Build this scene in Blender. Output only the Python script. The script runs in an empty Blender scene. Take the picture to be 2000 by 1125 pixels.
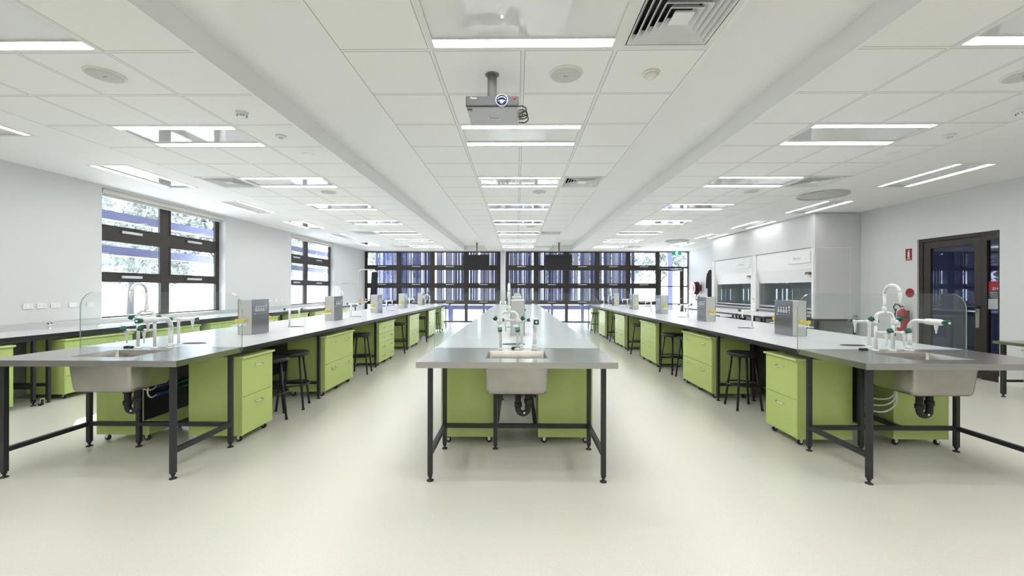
import bpy, bmesh, math, random
from mathutils import Vector, Matrix
PI = math.pi
SC = bpy.context.scene
COL = SC.collection
random.seed(7)

# ------------------------------------------------------------------ camera
cam = bpy.data.cameras.new('camera'); cam_o = bpy.data.objects.new('camera', cam); COL.objects.link(cam_o)
F_PX = 802.0
cam.sensor_width = 36; cam.lens = 36 * F_PX / 2000; cam.shift_y = 2.5 / 2000
cam.clip_start = 0.05; cam.clip_end = 300
cam_o.matrix_world = (Matrix.Translation((0, 0, 1.43)) @ Matrix.Rotation(math.atan(9.5 / F_PX), 4, 'Z')
                      @ Matrix.Rotation(PI / 2, 4, 'X') @ Matrix.Rotation(math.radians(.1), 4, 'Z'))
SC.camera = cam_o

# ------------------------------------------------------------------ world, sun, exposure
W = bpy.data.worlds.new('world'); SC.world = W; W.use_nodes = True
bg = W.node_tree.nodes['Background']
bg.inputs[0].default_value = (.76, .85, 1, 1); bg.inputs[1].default_value = 4.2
sun = bpy.data.lights.new('sun', 'SUN'); sun.energy = 9; sun.angle = math.radians(.6); sun.color = (1, .95, .86)
sun_o = bpy.data.objects.new('sun', sun); COL.objects.link(sun_o)
sun_o.rotation_euler = Vector((1.71, -1.90, -1.45)).to_track_quat('-Z', 'Y').to_euler()
SC.view_settings.view_transform = 'Standard'; SC.view_settings.look = 'None'
SC.view_settings.exposure = 1.42; SC.view_settings.gamma = 1; SC.view_settings.use_curve_mapping = False
LAMP = 13.0        # radiance of the fluorescent strips

def portal(name, loc, rot, sx, sy):
    l = bpy.data.lights.new(name, 'AREA'); l.shape = 'RECTANGLE'; l.size = sx; l.size_y = sy; l.cycles.is_portal = True
    o = bpy.data.objects.new(name, l); COL.objects.link(o); o.location = loc; o.rotation_euler = rot
portal('daylight_portal', (-6.95, 7.9, 2.0), (0, -PI / 2, 0), 2.2, 2.8)
portal('daylight_portal', (-6.95, 13.45, 2.0), (0, -PI / 2, 0), 2.2, 2.8)
portal('daylight_portal', (.4, 18.0, 1.55), (-PI / 2, 0, 0), 14.2, 3.1)

# ------------------------------------------------------------------ materials
def lin(c):
    return tuple(((v / 255) / 12.92 if v / 255 <= .04045 else ((v / 255 + .055) / 1.055) ** 2.4) for v in c)
def mat(name, col, rough=.5, metal=0, spec=.5, noise=0, nscale=8, bump=0, bscale=60, emit=None, stren=1, stretch=None, coat=0):
    m = bpy.data.materials.new(name); m.use_nodes = True; nt = m.node_tree; b = nt.nodes['Principled BSDF']
    col = tuple(col)[:3]
    b.inputs['Base Color'].default_value = (*col, 1); b.inputs['Roughness'].default_value = rough
    b.inputs['Metallic'].default_value = metal; b.inputs['Specular IOR Level'].default_value = spec
    b.inputs['Coat Weight'].default_value = coat; b.inputs['Coat Roughness'].default_value = .05
    tc = nt.nodes.new('ShaderNodeTexCoord'); mp = nt.nodes.new('ShaderNodeMapping')
    nt.links.new(tc.outputs['Object'], mp.inputs[0])
    if stretch: mp.inputs['Scale'].default_value = stretch
    n = nt.nodes.new('ShaderNodeTexNoise'); n.inputs['Scale'].default_value = nscale; n.inputs['Detail'].default_value = 4
    nt.links.new(mp.outputs[0], n.inputs['Vector'])
    mx = nt.nodes.new('ShaderNodeMix'); mx.data_type = 'RGBA'; mx.blend_type = 'MIX'
    k = noise
    mx.inputs[6].default_value = (*[c * (1 - k) for c in col], 1); mx.inputs[7].default_value = (*[min(1, c * (1 + k)) for c in col], 1)
    nt.links.new(n.outputs['Fac'], mx.inputs[0]); nt.links.new(mx.outputs[2], b.inputs['Base Color'])
    if bump:
        n2 = nt.nodes.new('ShaderNodeTexNoise'); n2.inputs['Scale'].default_value = bscale
        nt.links.new(mp.outputs[0], n2.inputs['Vector'])
        bp = nt.nodes.new('ShaderNodeBump'); bp.inputs['Strength'].default_value = bump; bp.inputs['Distance'].default_value = .01
        nt.links.new(n2.outputs['Fac'], bp.inputs['Height']); nt.links.new(bp.outputs[0], b.inputs['Normal'])
    if emit:
        b.inputs['Emission Color'].default_value = (*emit, 1); b.inputs['Emission Strength'].default_value = stren
    return m

M = {}
M['wall'] = mat('wall_paint', (.68, .685, .69), .6, noise=.012, nscale=3)
M['wall_white'] = mat('white_joinery', (.64, .645, .65), .3, noise=.01)
M['plaster'] = mat('ceiling_plaster', (.89, .89, .88), .7, noise=.01, nscale=2)
M['white'] = mat('white_enamel', (.82, .83, .83), .3, noise=.01)
M['white_rough'] = mat('white_plastic', (.78, .78, .76), .5, noise=.01)
M['tap_white'] = mat('white_epoxy_coating', (.85, .86, .87), .22, noise=.01)
M['green'] = mat('lime_green_laminate', (.50, .615, .205), .38, noise=.025, nscale=5, spec=.35)
M['green_edge'] = mat('lime_green_edging', (.55, .66, .24), .35, noise=.02)
M['knob_green'] = mat('dark_green_plastic', (.006, .10, .062), .3, noise=.05)
M['yellow'] = mat('yellow_plastic', (.76, .58, .02), .35, noise=.05)
M['blue_plastic'] = mat('blue_plastic', (.02, .05, .25), .4, noise=.05)
M['black_metal'] = mat('charcoal_powder_coat', (.020, .022, .026), .42, noise=.08, nscale=20)
M['black'] = mat('black_plastic', (.012, .012, .014), .45, noise=.08)
M['rubber'] = mat('black_rubber', (.02, .02, .02), .7, noise=.1)
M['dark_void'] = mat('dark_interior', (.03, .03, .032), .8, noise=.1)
M['steel'] = mat('brushed_stainless_steel', (.47, .465, .45), .25, 1, noise=.12, nscale=5, stretch=(1, 9, 14), bump=.02, bscale=20)
M['steel_bowl'] = mat('satin_stainless_steel', (.40, .385, .355), .26, 1, noise=.20, nscale=9, bump=.05, bscale=12)
M['steel_face'] = mat('vertical_brushed_steel', (.26, .26, .265), .24, 1, noise=.06, nscale=4, stretch=(40, 40, 2))
M['chrome'] = mat('polished_chrome', (.75, .76, .78), .15, 1, noise=.02)
M['alu'] = mat('anodised_aluminium', (.62, .63, .64), .4, .7, noise=.03)
M['bench_white'] = mat('pale_grey_laminate_worktop', (.67, .69, .725), .22, noise=.02, nscale=4, spec=.6)
M['bench_grey'] = mat('light_grey_housing', (.58, .59, .57), .35, .35, noise=.02)
M['bronze'] = mat('dark_bronze_aluminium', (.034, .028, .022), .38, .3, noise=.08, nscale=10)
M['mirror'] = mat('mirror_acrylic', (.76, .77, .77), .03, 0, noise=.005, spec=.6, coat=1)
M['lamp_soft'] = mat('prismatic_strip', (.9, .9, .9), .4, noise=.01, emit=(1, .995, .98), stren=LAMP * .38)
M['lamp'] = mat('fluorescent_strip', (.9, .9, .9), .4, noise=.01, emit=(1, .995, .97), stren=LAMP)
M['vinyl_seat'] = mat('black_vinyl', (.010, .010, .011), .38, noise=.15, nscale=30, bump=.05)
M['red'] = mat('signal_red_paint', (.38, .012, .016), .3, noise=.04)
M['sign_red'] = mat('red_sign_face', (.29, .006, .016), .4, noise=.03)
M['sign_white'] = mat('white_sign_face', (.80, .80, .80), .5, noise=.01)
M['sign_grey'] = mat('pale_grey_card', (.42, .43, .46), .5, noise=.02)
M['sign_dark'] = mat('dark_slate_sign_face', (.035, .045, .055), .5, noise=.03)
M['exit_green'] = mat('green_exit_sign_face', (.0, .25, .14), .4, noise=.03, emit=(.0, .30, .17), stren=.1)
M['exit_white'] = mat('lit_white_pictogram', (.9, .9, .9), .4, noise=.01, emit=(.9, 1, .95), stren=.4)
M['screen'] = mat('matt_black_screen', (.016, .016, .018), .5, noise=.05)
M['cloth'] = mat('black_cotton', (.010, .011, .016), .9, noise=.2, nscale=40, bump=.2)
M['blind'] = mat('off_white_blind_fabric', (.66, .64, .60), .7, noise=.02)
M['blade'] = mat('lavender_blue_sunshade', (.23, .245, .43), .6, noise=.10, nscale=25)
M['fin_blue'] = mat('blue_grey_screen_fin', (.125, .135, .30), .6, noise=.12, nscale=18)
M['fin_pale'] = mat('pale_lavender_screen_fin', (.34, .35, .45), .6, noise=.10, nscale=18)
M['fin_dark'] = mat('slate_screen_fin', (.05, .06, .16), .6, noise=.12, nscale=18)
M['ground'] = mat('pale_dry_paving', (.62, .61, .56), .9, noise=.15, nscale=2)
M['leaf'] = mat('pale_green_foliage', (.235, .25, .225), .8, noise=.35, nscale=3)
M['bark'] = mat('grey_bark', (.12, .11, .12), .9, noise=.3, nscale=12)
M['proj_dark'] = mat('charcoal_projector_front', (.045, .045, .052), .35, noise=.03)
M['proj_grey'] = mat('silver_grey_projector_case', (.47, .47, .50), .4, noise=.02)
M['mount_grey'] = mat('grey_painted_pole', (.22, .22, .21), .5, noise=.04)
M['lens'] = mat('blue_projector_lens', (.01, .015, .08), .05, noise=.02, coat=1)
M['beam'] = mat('lit_lens_core', (.8, .9, 1), .3, noise=.01, emit=(.62, .78, 1), stren=1.6)
M['grille'] = mat('grey_speaker_mesh', (.60, .60, .58), .7, noise=.05, nscale=60)
M['dark_grille'] = mat('grey_metal_mesh', (.25, .25, .24), .7, noise=.05, nscale=60)
M['smoke_base'] = mat('ivory_plastic', (.80, .78, .70), .5, noise=.02)
M['corridor'] = mat('corridor_paint', (.26, .27, .38), .7, noise=.05)
M['hose_white'] = mat('white_hose', (.75, .76, .74), .35, noise=.02)
M['orange'] = mat('amber_plastic', (.75, .30, .03), .4, noise=.05)
M['hose_black'] = mat('black_hose', (.015, .015, .016), .55, noise=.1)

def mk(name):
    m = bpy.data.materials.new(name); m.use_nodes = True; nt = m.node_tree; nt.nodes.clear()
    return m, nt, nt.nodes.new('ShaderNodeOutputMaterial')
def glass_mat(name, tint, refl=1.0, haze=0, hazecol=(.8, .85, .84)):
    m, nt, out = mk(name)
    tr = nt.nodes.new('ShaderNodeBsdfTransparent'); tr.inputs[0].default_value = (*tint, 1)
    gl = nt.nodes.new('ShaderNodeBsdfGlossy'); gl.inputs['Roughness'].default_value = .01
    lw = nt.nodes.new('ShaderNodeFresnel'); ge = nt.nodes.new('ShaderNodeNewGeometry'); io = nt.nodes.new('ShaderNodeMapRange')
    io.inputs['To Min'].default_value = 1.45; io.inputs['To Max'].default_value = 1 / 1.45
    nt.links.new(ge.outputs['Backfacing'], io.inputs['Value']); nt.links.new(io.outputs[0], lw.inputs[0])
    mu = nt.nodes.new('ShaderNodeMath'); mu.operation = 'MULTIPLY'; mu.inputs[1].default_value = refl; mu.use_clamp = True
    mx = nt.nodes.new('ShaderNodeMixShader')
    nt.links.new(lw.outputs[0], mu.inputs[0]); nt.links.new(mu.outputs[0], mx.inputs[0])
    nt.links.new(gl.outputs[0], mx.inputs[2])
    if haze:
        df = nt.nodes.new('ShaderNodeBsdfDiffuse'); df.inputs[0].default_value = (*hazecol, 1)
        m2 = nt.nodes.new('ShaderNodeMixShader'); m2.inputs[0].default_value = haze
        nt.links.new(tr.outputs[0], m2.inputs[1]); nt.links.new(df.outputs[0], m2.inputs[2]); nt.links.new(m2.outputs[0], mx.inputs[1])
    else:
        nt.links.new(tr.outputs[0], mx.inputs[1])
    nt.links.new(mx.outputs[0], out.inputs[0])
    return m
M['glass'] = glass_mat('window_glass', (.93, .95, .96), .6)
M['screen_glass'] = glass_mat('clear_safety_glass', (.95, .975, .965), .8, .015)
M['glass_edge'] = glass_mat('polished_glass_edge', (.30, .38, .36), 1.6, .55, (.42, .52, .49))
M['door_glass'] = glass_mat('tinted_door_glass', (.62, .66, .80), 1.6)
M['sash_glass'] = glass_mat('fume_sash_glass', (.80, .86, .86), 1.2, .04)

# floor: cream vinyl with fine flecks
def floor_mat():
    m = bpy.data.materials.new('cream_speckled_vinyl'); m.use_nodes = True; nt = m.node_tree; b = nt.nodes['Principled BSDF']
    tc = nt.nodes.new('ShaderNodeTexCoord')
    n = nt.nodes.new('ShaderNodeTexNoise'); n.inputs['Scale'].default_value = 130; n.inputs['Detail'].default_value = 3
    cr = nt.nodes.new('ShaderNodeValToRGB')
    e = cr.color_ramp.elements; e[0].position = .33; e[0].color = (.60, .575, .48, 1); e[1].position = .44; e[1].color = (.665, .66, .60, 1)
    e2 = cr.color_ramp.elements.new(.66); e2.color = (.675, .67, .61, 1); e3 = cr.color_ramp.elements.new(.76); e3.color = (.80, .795, .74, 1)
    n2 = nt.nodes.new('ShaderNodeTexNoise'); n2.inputs['Scale'].default_value = 1.2
    mx = nt.nodes.new('ShaderNodeMix'); mx.data_type = 'RGBA'; mx.blend_type = 'MULTIPLY'; mx.inputs[0].default_value = .06
    nt.links.new(tc.outputs['Object'], n.inputs['Vector']); nt.links.new(tc.outputs['Object'], n2.inputs['Vector'])
    nt.links.new(n.outputs['Fac'], cr.inputs[0]); nt.links.new(cr.outputs[0], mx.inputs[6]); nt.links.new(n2.outputs['Color'], mx.inputs[7])
    nt.links.new(mx.outputs[2], b.inputs['Base Color'])
    b.inputs['Roughness'].default_value = .32; b.inputs['Specular IOR Level'].default_value = .45
    return m
M['floor'] = floor_mat()

TS = .6437
def tile_mat(name, x0, y0):
    """mineral-fibre tiles in a T-bar grid whose joints pass through x0, y0"""
    m = bpy.data.materials.new(name); m.use_nodes = True; nt = m.node_tree; b = nt.nodes['Principled BSDF']
    tc = nt.nodes.new('ShaderNodeTexCoord'); sp = nt.nodes.new('ShaderNodeSeparateXYZ'); nt.links.new(tc.outputs['Object'], sp.inputs[0])
    def mth(op, a, bb=None):
        nd = nt.nodes.new('ShaderNodeMath'); nd.operation = op
        for i, v in enumerate((a, bb)):
            if v is None: continue
            if isinstance(v, (int, float)): nd.inputs[i].default_value = v
            else: nt.links.new(v, nd.inputs[i])
        return nd.outputs[0]
    ds = []
    for ax, o in ((0, x0), (1, y0)):
        f = mth('FRACT', mth('ADD', mth('DIVIDE', mth('SUBTRACT', sp.outputs[ax], o), TS), 100.5))
        ds.append(mth('MULTIPLY', mth('ABSOLUTE', mth('SUBTRACT', f, .5)), TS))
    d = mth('MINIMUM', ds[0], ds[1])
    gap_shade = mth('MULTIPLY', mth('GREATER_THAN', d, .0115), mth('LESS_THAN', d, .0165))  # shadow gap along each T-bar edge, painted into the tile colour
    bar = mth('LESS_THAN', d, .0115)
    n = nt.nodes.new('ShaderNodeTexNoise'); n.inputs['Scale'].default_value = 1.6; nt.links.new(tc.outputs['Object'], n.inputs['Vector'])
    c1 = nt.nodes.new('ShaderNodeMix'); c1.data_type = 'RGBA'; c1.inputs[6].default_value = (.87, .87, .855, 1); c1.inputs[7].default_value = (.89, .89, .875, 1)
    nt.links.new(n.outputs['Fac'], c1.inputs[0])
    c2 = nt.nodes.new('ShaderNodeMix'); c2.data_type = 'RGBA'; c2.inputs[7].default_value = (.84, .84, .82, 1)
    nt.links.new(bar, c2.inputs[0]); nt.links.new(c1.outputs[2], c2.inputs[6])
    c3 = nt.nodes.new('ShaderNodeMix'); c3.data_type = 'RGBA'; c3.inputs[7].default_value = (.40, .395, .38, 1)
    nt.links.new(gap_shade, c3.inputs[0]); nt.links.new(c2.outputs[2], c3.inputs[6])
    nt.links.new(c3.outputs[2], b.inputs['Base Color']); b.inputs['Roughness'].default_value = .75
    return m

# ------------------------------------------------------------------ mesh helpers
class MB:
    def __init__(s): s.bm = bmesh.new(); s.mats = []; s.cur = 0
    def use(s, m):
        if m not in s.mats: s.mats.append(m)
        s.cur = s.mats.index(m); return s
    def _f(s, vs, smooth=False):
        try: f = s.bm.faces.new(vs)
        except ValueError: return None
        f.material_index = s.cur; f.smooth = smooth; return f
    def box(s, x0, x1, y0, y1, z0, z1, M4=None):
        c = [Vector((x, y, z)) for z in (z0, z1) for y in (y0, y1) for x in (x0, x1)]
        if M4: c = [M4 @ p for p in c]
        v = [s.bm.verts.new(p) for p in c]
        for q in ((0, 2, 3, 1), (4, 5, 7, 6), (0, 1, 5, 4), (2, 6, 7, 3), (0, 4, 6, 2), (1, 3, 7, 5)): s._f([v[i] for i in q])
        return s
    def quad(s, *ps): s._f([s.bm.verts.new(p) for p in ps]); return s
    def tube(s, pts, r, n=10, caps=True, closed=False):
        pts = [Vector(p) for p in pts]; rs = r if isinstance(r, (list, tuple)) else [r] * len(pts); rings = []; N = None
        for i, p in enumerate(pts):
            a = pts[i - 1] if (i or closed) else p; b = pts[(i + 1) % len(pts)] if (i < len(pts) - 1 or closed) else p
            t = (b - a).normalized() if (b - a).length > 1e-9 else Vector((0, 0, 1))
            if N is None:
                N = t.cross(Vector((0, 0, 1)) if abs(t.z) < .9 else Vector((1, 0, 0))).normalized()
            else:
                N = (N - t * N.dot(t)); N = N.normalized() if N.length > 1e-6 else t.orthogonal().normalized()
            B = t.cross(N)
            rings.append([s.bm.verts.new(p + (N * math.cos(2 * PI * k / n) + B * math.sin(2 * PI * k / n)) * rs[i]) for k in range(n)])
        m = len(rings)
        for i in range(m if closed else m - 1):
            A, Bq = rings[i], rings[(i + 1) % m]
            for k in range(n): s._f([A[k], A[(k + 1) % n], Bq[(k + 1) % n], Bq[k]], True)
        if caps and not closed: s._f(rings[0][::-1]); s._f(rings[-1])
        return s
    def cyl(s, p, q, r, n=14): return s.tube([p, q], r, n)
    def lathe(s, c, prof, n=20, ax=(0, 0, 1)):
        """prof: (radius, height) pairs along ax from c"""
        c = Vector(c); ax = Vector(ax).normalized(); u = ax.orthogonal().normalized(); w = ax.cross(u); rings = []
        for r, h in prof:
            rings.append([s.bm.verts.new(c + ax * h + (u * math.cos(2 * PI * k / n) + w * math.sin(2 * PI * k / n)) * max(r, 1e-4)) for k in range(n)])
        for A, B in zip(rings, rings[1:]):
            for k in range(n): s._f([A[k], A[(k + 1) % n], B[(k + 1) % n], B[k]], True)
        s._f(rings[0][::-1]); s._f(rings[-1]); return s
    def holes(s, u0, u1, v0, v1, hs, f):
        """a rectangle u0..u1 x v0..v1 without the rectangles hs, mapped by f(u, v)"""
        us = sorted({u0, u1, *[max(u0, min(u1, h[i])) for h in hs for i in (0, 1)]}); vs = sorted({v0, v1, *[max(v0, min(v1, h[i])) for h in hs for i in (2, 3)]})
        for a, b in zip(us, us[1:]):
            for c, d in zip(vs, vs[1:]):
                mu, mv = (a + b) / 2, (c + d) / 2
                if b - a < 1e-5 or d - c < 1e-5 or any(h[0] < mu < h[1] and h[2] < mv < h[3] for h in hs): continue
                s.quad(f(a, c), f(b, c), f(b, d), f(a, d))
        return s
    def loft(s, rings, cap0=True, cap1=True, smooth=True):
        R = [[s.bm.verts.new(p) for p in r] for r in rings]
        for A, B in zip(R, R[1:]):
            n = len(A)
            for k in range(n): s._f([A[k], A[(k + 1) % n], B[(k + 1) % n], B[k]], smooth)
        if cap0: s._f(R[0][::-1])
        if cap1: s._f(R[-1])
        return s
    def build(s, name, m=None, parent=None, bevel=0, M4=None, smooth_angle=None):
        bmesh.ops.recalc_face_normals(s.bm, faces=s.bm.faces)
        me = bpy.data.meshes.new(name); s.bm.to_mesh(me); s.bm.free()
        mats = s.mats if s.mats else [m]
        for x in mats: me.materials.append(M[x] if isinstance(x, str) else x)
        o = bpy.data.objects.new(name, me); COL.objects.link(o)
        if M4: me.transform(M4)
        if parent: o.parent = parent
        if bevel:
            b = o.modifiers.new('bevel', 'BEVEL'); b.width = bevel; b.segments = 2; b.limit_method = 'ANGLE'; b.angle_limit = math.radians(50)
        return o
def rrect(cx, cy, z, hx, hy, r, n=5):
    out = []
    for sx, sy, a0 in ((1, 1, 0), (-1, 1, 90), (-1, -1, 180), (1, -1, 270)):
        for k in range(n + 1):
            a = math.radians(a0 + 90 * k / n); out.append(Vector((cx + sx * (hx - r) + r * math.cos(a), cy + sy * (hy - r) + r * math.sin(a), z)))
    return out
def arc(c, r, a0, a1, u, v, n=8):
    c, u, v = Vector(c), Vector(u), Vector(v)
    return [c + u * r * math.cos(math.radians(a0 + (a1 - a0) * k / n)) + v * r * math.sin(math.radians(a0 + (a1 - a0) * k / n)) for k in range(n + 1)]
def curve(pts, n=6):
    P = [Vector(p) for p in pts]; P = [2 * P[0] - P[1]] + P + [2 * P[-1] - P[-2]]; out = []
    for i in range(1, len(P) - 2):
        for k in range(n):
            t = k / n; a, b, c, d = P[i - 1:i + 3]
            out.append(.5 * ((2 * b) + (c - a) * t + (2 * a - 5 * b + 4 * c - d) * t * t + (3 * b - a - 3 * c + d) * t ** 3))
    return out + [P[-2]]
def thing(name, label, cat, loc=(0, 0, 0), rz=0, group=None):
    o = bpy.data.objects.new(name, None); COL.objects.link(o); o.empty_display_size = .1
    o.location = loc; o.rotation_euler = (0, 0, rz); o['label'] = label; o['category'] = cat
    if group: o['group'] = group
    return o
def tag(o, label, cat, group=None):
    o['label'] = label; o['category'] = cat
    if group: o['group'] = group
    return o
def struct(o): o['kind'] = 'structure'; return o
def copy_tree(o, parent=None):
    c = o.copy(); COL.objects.link(c)
    if parent: c.parent = parent
    for ch in list(o.children): copy_tree(ch, c)
    return c
class Kind:
    """the first placing moves the original, later ones copy it"""
    def __init__(s, root): s.root = root; s.used = False
    def put(s, label, loc, rz=0, group=None):
        o = s.root if not s.used else copy_tree(s.root)
        s.used = True; o.location = loc; o.rotation_euler = (0, 0, rz); o['label'] = label
        if group: o['group'] = group
        return o
def text_mesh(txt, size, m, parent, M4, name='lettering', align='LEFT', ext=.0008):
    cu = bpy.data.curves.new(name, 'FONT'); cu.body = txt; cu.size = size; cu.align_x = align; cu.extrude = ext
    t = bpy.data.objects.new(name, cu); COL.objects.link(t); bpy.context.view_layer.update()
    me = bpy.data.meshes.new_from_object(t.evaluated_get(bpy.context.evaluated_depsgraph_get())); bpy.data.objects.remove(t)
    me.transform(M4); me.materials.clear(); me.materials.append(M[m]); o = bpy.data.objects.new(name, me); COL.objects.link(o); o.parent = parent
    return o
ORD = ['nearest', 'second', 'third', 'fourth', 'fifth', 'sixth', 'seventh', 'eighth', 'ninth', 'tenth', 'eleventh']

# ------------------------------------------------------------------ room
XL, XR, YB, YF, HC = -6.66, 7.42, 17.8, -6.4, 3.096
HR = 3.30                                   # height of the two raised plaster bays
mb = MB(); mb.box(XL - .3, XR + .3, YF - .2, YB + .12, -.12, 0); struct(mb.build('floor', 'floor'))
GY = 2.856                                  # a joint of the grid
LY = [2.212 + 1.931 * k for k in range(-4, 8)]      # near edges of the rows of lights
XC0, XL0, XR0 = .04 - 2 * TS, -2.26, 2.335
fields = [('C', XC0, XC0 + 4 * TS), ('L', XL0 - 4 * TS, XL0), ('R', XR0, XR0 + 4 * TS)]
light_cells = {'C': (XC0 + TS, XC0 + 3 * TS), 'L': (XL0 - 3 * TS, XL0 - TS), 'R': (XR0 + TS, XR0 + 3 * TS)}
vent_cells = [('C', XC0 + 3 * TS, 2.212), ('C', XC0 + 3 * TS, 2.212 + 6 * TS), ('C', XC0 + 3 * TS, 2.212 + 15 * TS), ('C', XC0 + 3 * TS, 2.212 + 21 * TS),
              ('L', XL0 - 4 * TS, 2.212 + 6 * TS), ('L', XL0 - 4 * TS, 2.212 + 15 * TS), ('L', XL0 - 4 * TS, 2.212 + 21 * TS),
              ('R', XR0 + 3 * TS, 2.212 + 6 * TS), ('R', XR0 + 3 * TS, 2.212 + 21 * TS)]
SY = [5.46 + 2.285 * k for k in range(-3, 5)]       # near edges of the lights along the walls
SLX = {'L': (-5.83, -5.25), 'R': (5.77, 6.35)}
SLEN = 1.26
mb = MB()
for nm, a, b in fields:
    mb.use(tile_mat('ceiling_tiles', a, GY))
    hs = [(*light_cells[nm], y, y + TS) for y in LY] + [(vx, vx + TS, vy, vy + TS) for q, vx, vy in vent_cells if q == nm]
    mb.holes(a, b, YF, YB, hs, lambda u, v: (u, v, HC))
mb.use('plaster')
sideh = {s: [(*SLX[s], y, y + SLEN) for y in SY] for s in 'LR'}
mb.holes(XL - .2, XL0 - 4 * TS, YF, YB + .1, sideh['L'], lambda u, v: (u, v, HC))
mb.holes(XR0 + 4 * TS, XR + .2, YF, YB + .1, sideh['R'], lambda u, v: (u, v, HC))
for a, b in ((XL0, XC0), (XC0 + 4 * TS, XR0)):      # raised bays with their upstands
    mb.quad((a, YF, HR), (b, YF, HR), (b, YB - .2, HR), (a, YB - .2, HR))
    mb.quad((a, YF, HC), (a, YB - .2, HC), (a, YB - .2, HR), (a, YF, HR)); mb.quad((b, YF, HC), (b, YB - .2, HC), (b, YB - .2, HR), (b, YF, HR))
    mb.quad((a, YB - .2, HC), (b, YB - .2, HC), (b, YB - .2, HR), (a, YB - .2, HR)); mb.quad((a, YB - .2, HC), (b, YB - .2, HC), (b, YB, HC), (a, YB, HC))
    mb.box(a - .014, a + .014, YF, YB - .21, HC - .006, HC - .001); mb.box(b - .014, b + .014, YF, YB - .21, HC - .006, HC - .001)
mb.quad((XL - .4, YF - .3, HR + .3), (XR + .4, YF - .3, HR + .3), (XR + .4, YB + .4, HR + .3), (XL - .4, YB + .4, HR + .3))
struct(mb.build('ceiling'))

# left wall with two window openings and reveals
W1 = (6.51, 9.30, .93, 3.05); W2 = (12.04, 14.90, .93, 3.05); RV = .24
mb = MB(); mb.holes(YF, YB, 0, HC, [W1, W2], lambda u, v: (XL, u, v)); mb.holes(YF, YB, 0, HR + .3, [W1, W2], lambda u, v: (XL - RV, u, v))
for a, b, c, d in (W1, W2):
    mb.quad((XL, a, c), (XL - RV, a, c), (XL - RV, a, d), (XL, a, d)); mb.quad((XL, b, c), (XL - RV, b, c), (XL - RV, b, d), (XL, b, d))
    mb.quad((XL, a, d), (XL - RV, a, d), (XL - RV, b, d), (XL, b, d)); mb.quad((XL, a, c), (XL - RV, a, c), (XL - RV, b, c), (XL, b, c))
struct(mb.build('wall_left', 'wall'))
DY0, DY1, DZ = 6.40, 7.70, 2.36
mb = MB(); mb.holes(YF, YB, 0, HC, [(DY0, DY1, 0, DZ)], lambda u, v: (XR, u, v)); mb.holes(YF, YB, 0, HR + .3, [(DY0, DY1, 0, DZ)], lambda u, v: (XR + .2, u, v))
mb.quad((XR, DY0, 0), (XR + .2, DY0, 0), (XR + .2, DY0, DZ), (XR, DY0, DZ)); mb.quad((XR, DY1, 0), (XR + .2, DY1, 0), (XR + .2, DY1, DZ), (XR, DY1, DZ))
mb.quad((XR, DY0, DZ), (XR + .2, DY0, DZ), (XR + .2, DY1, DZ), (XR, DY1, DZ))
struct(mb.build('wall_right', 'wall'))
mb = MB(); mb.quad((XL - .2, YF, 0), (XR + .2, YF, 0), (XR + .2, YF, HR + .3), (XL - .2, YF, HR + .3)); struct(mb.build('wall_front', 'wall'))
# back wall: slim strips round the glazing, head and the white column between the two window walls
mb = MB(); mb.box(XL, XL + .03, YB - .02, YB + .2, 0, HC); mb.box(XL, XR, YB + .0, YB + .2, 3.065, HR + .3); mb.box(XR - .02, XR, YB - .02, YB + .2, 0, HC)
struct(mb.build('wall_back', 'wall'))
mb = MB(); mb.box(-.70, -.51, YB - .14, YB - .01, 0, HC); struct(mb.build('trim_column', 'wall'))
mb = MB(); mb.box(XL, XL + .012, YF, 15.3, 0, .10); struct(mb.build('baseboard_left', 'white_rough'))
mb = MB(); mb.box(XR - .012, XR, YF, DY0, 0, .10); mb.box(XR - .012, XR, DY1, 8.94, 0, .10); mb.box(XR - .012, XR, 13.7, YB - .03, 0, .10); struct(mb.build('baseboard_right', 'white_rough'))

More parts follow.
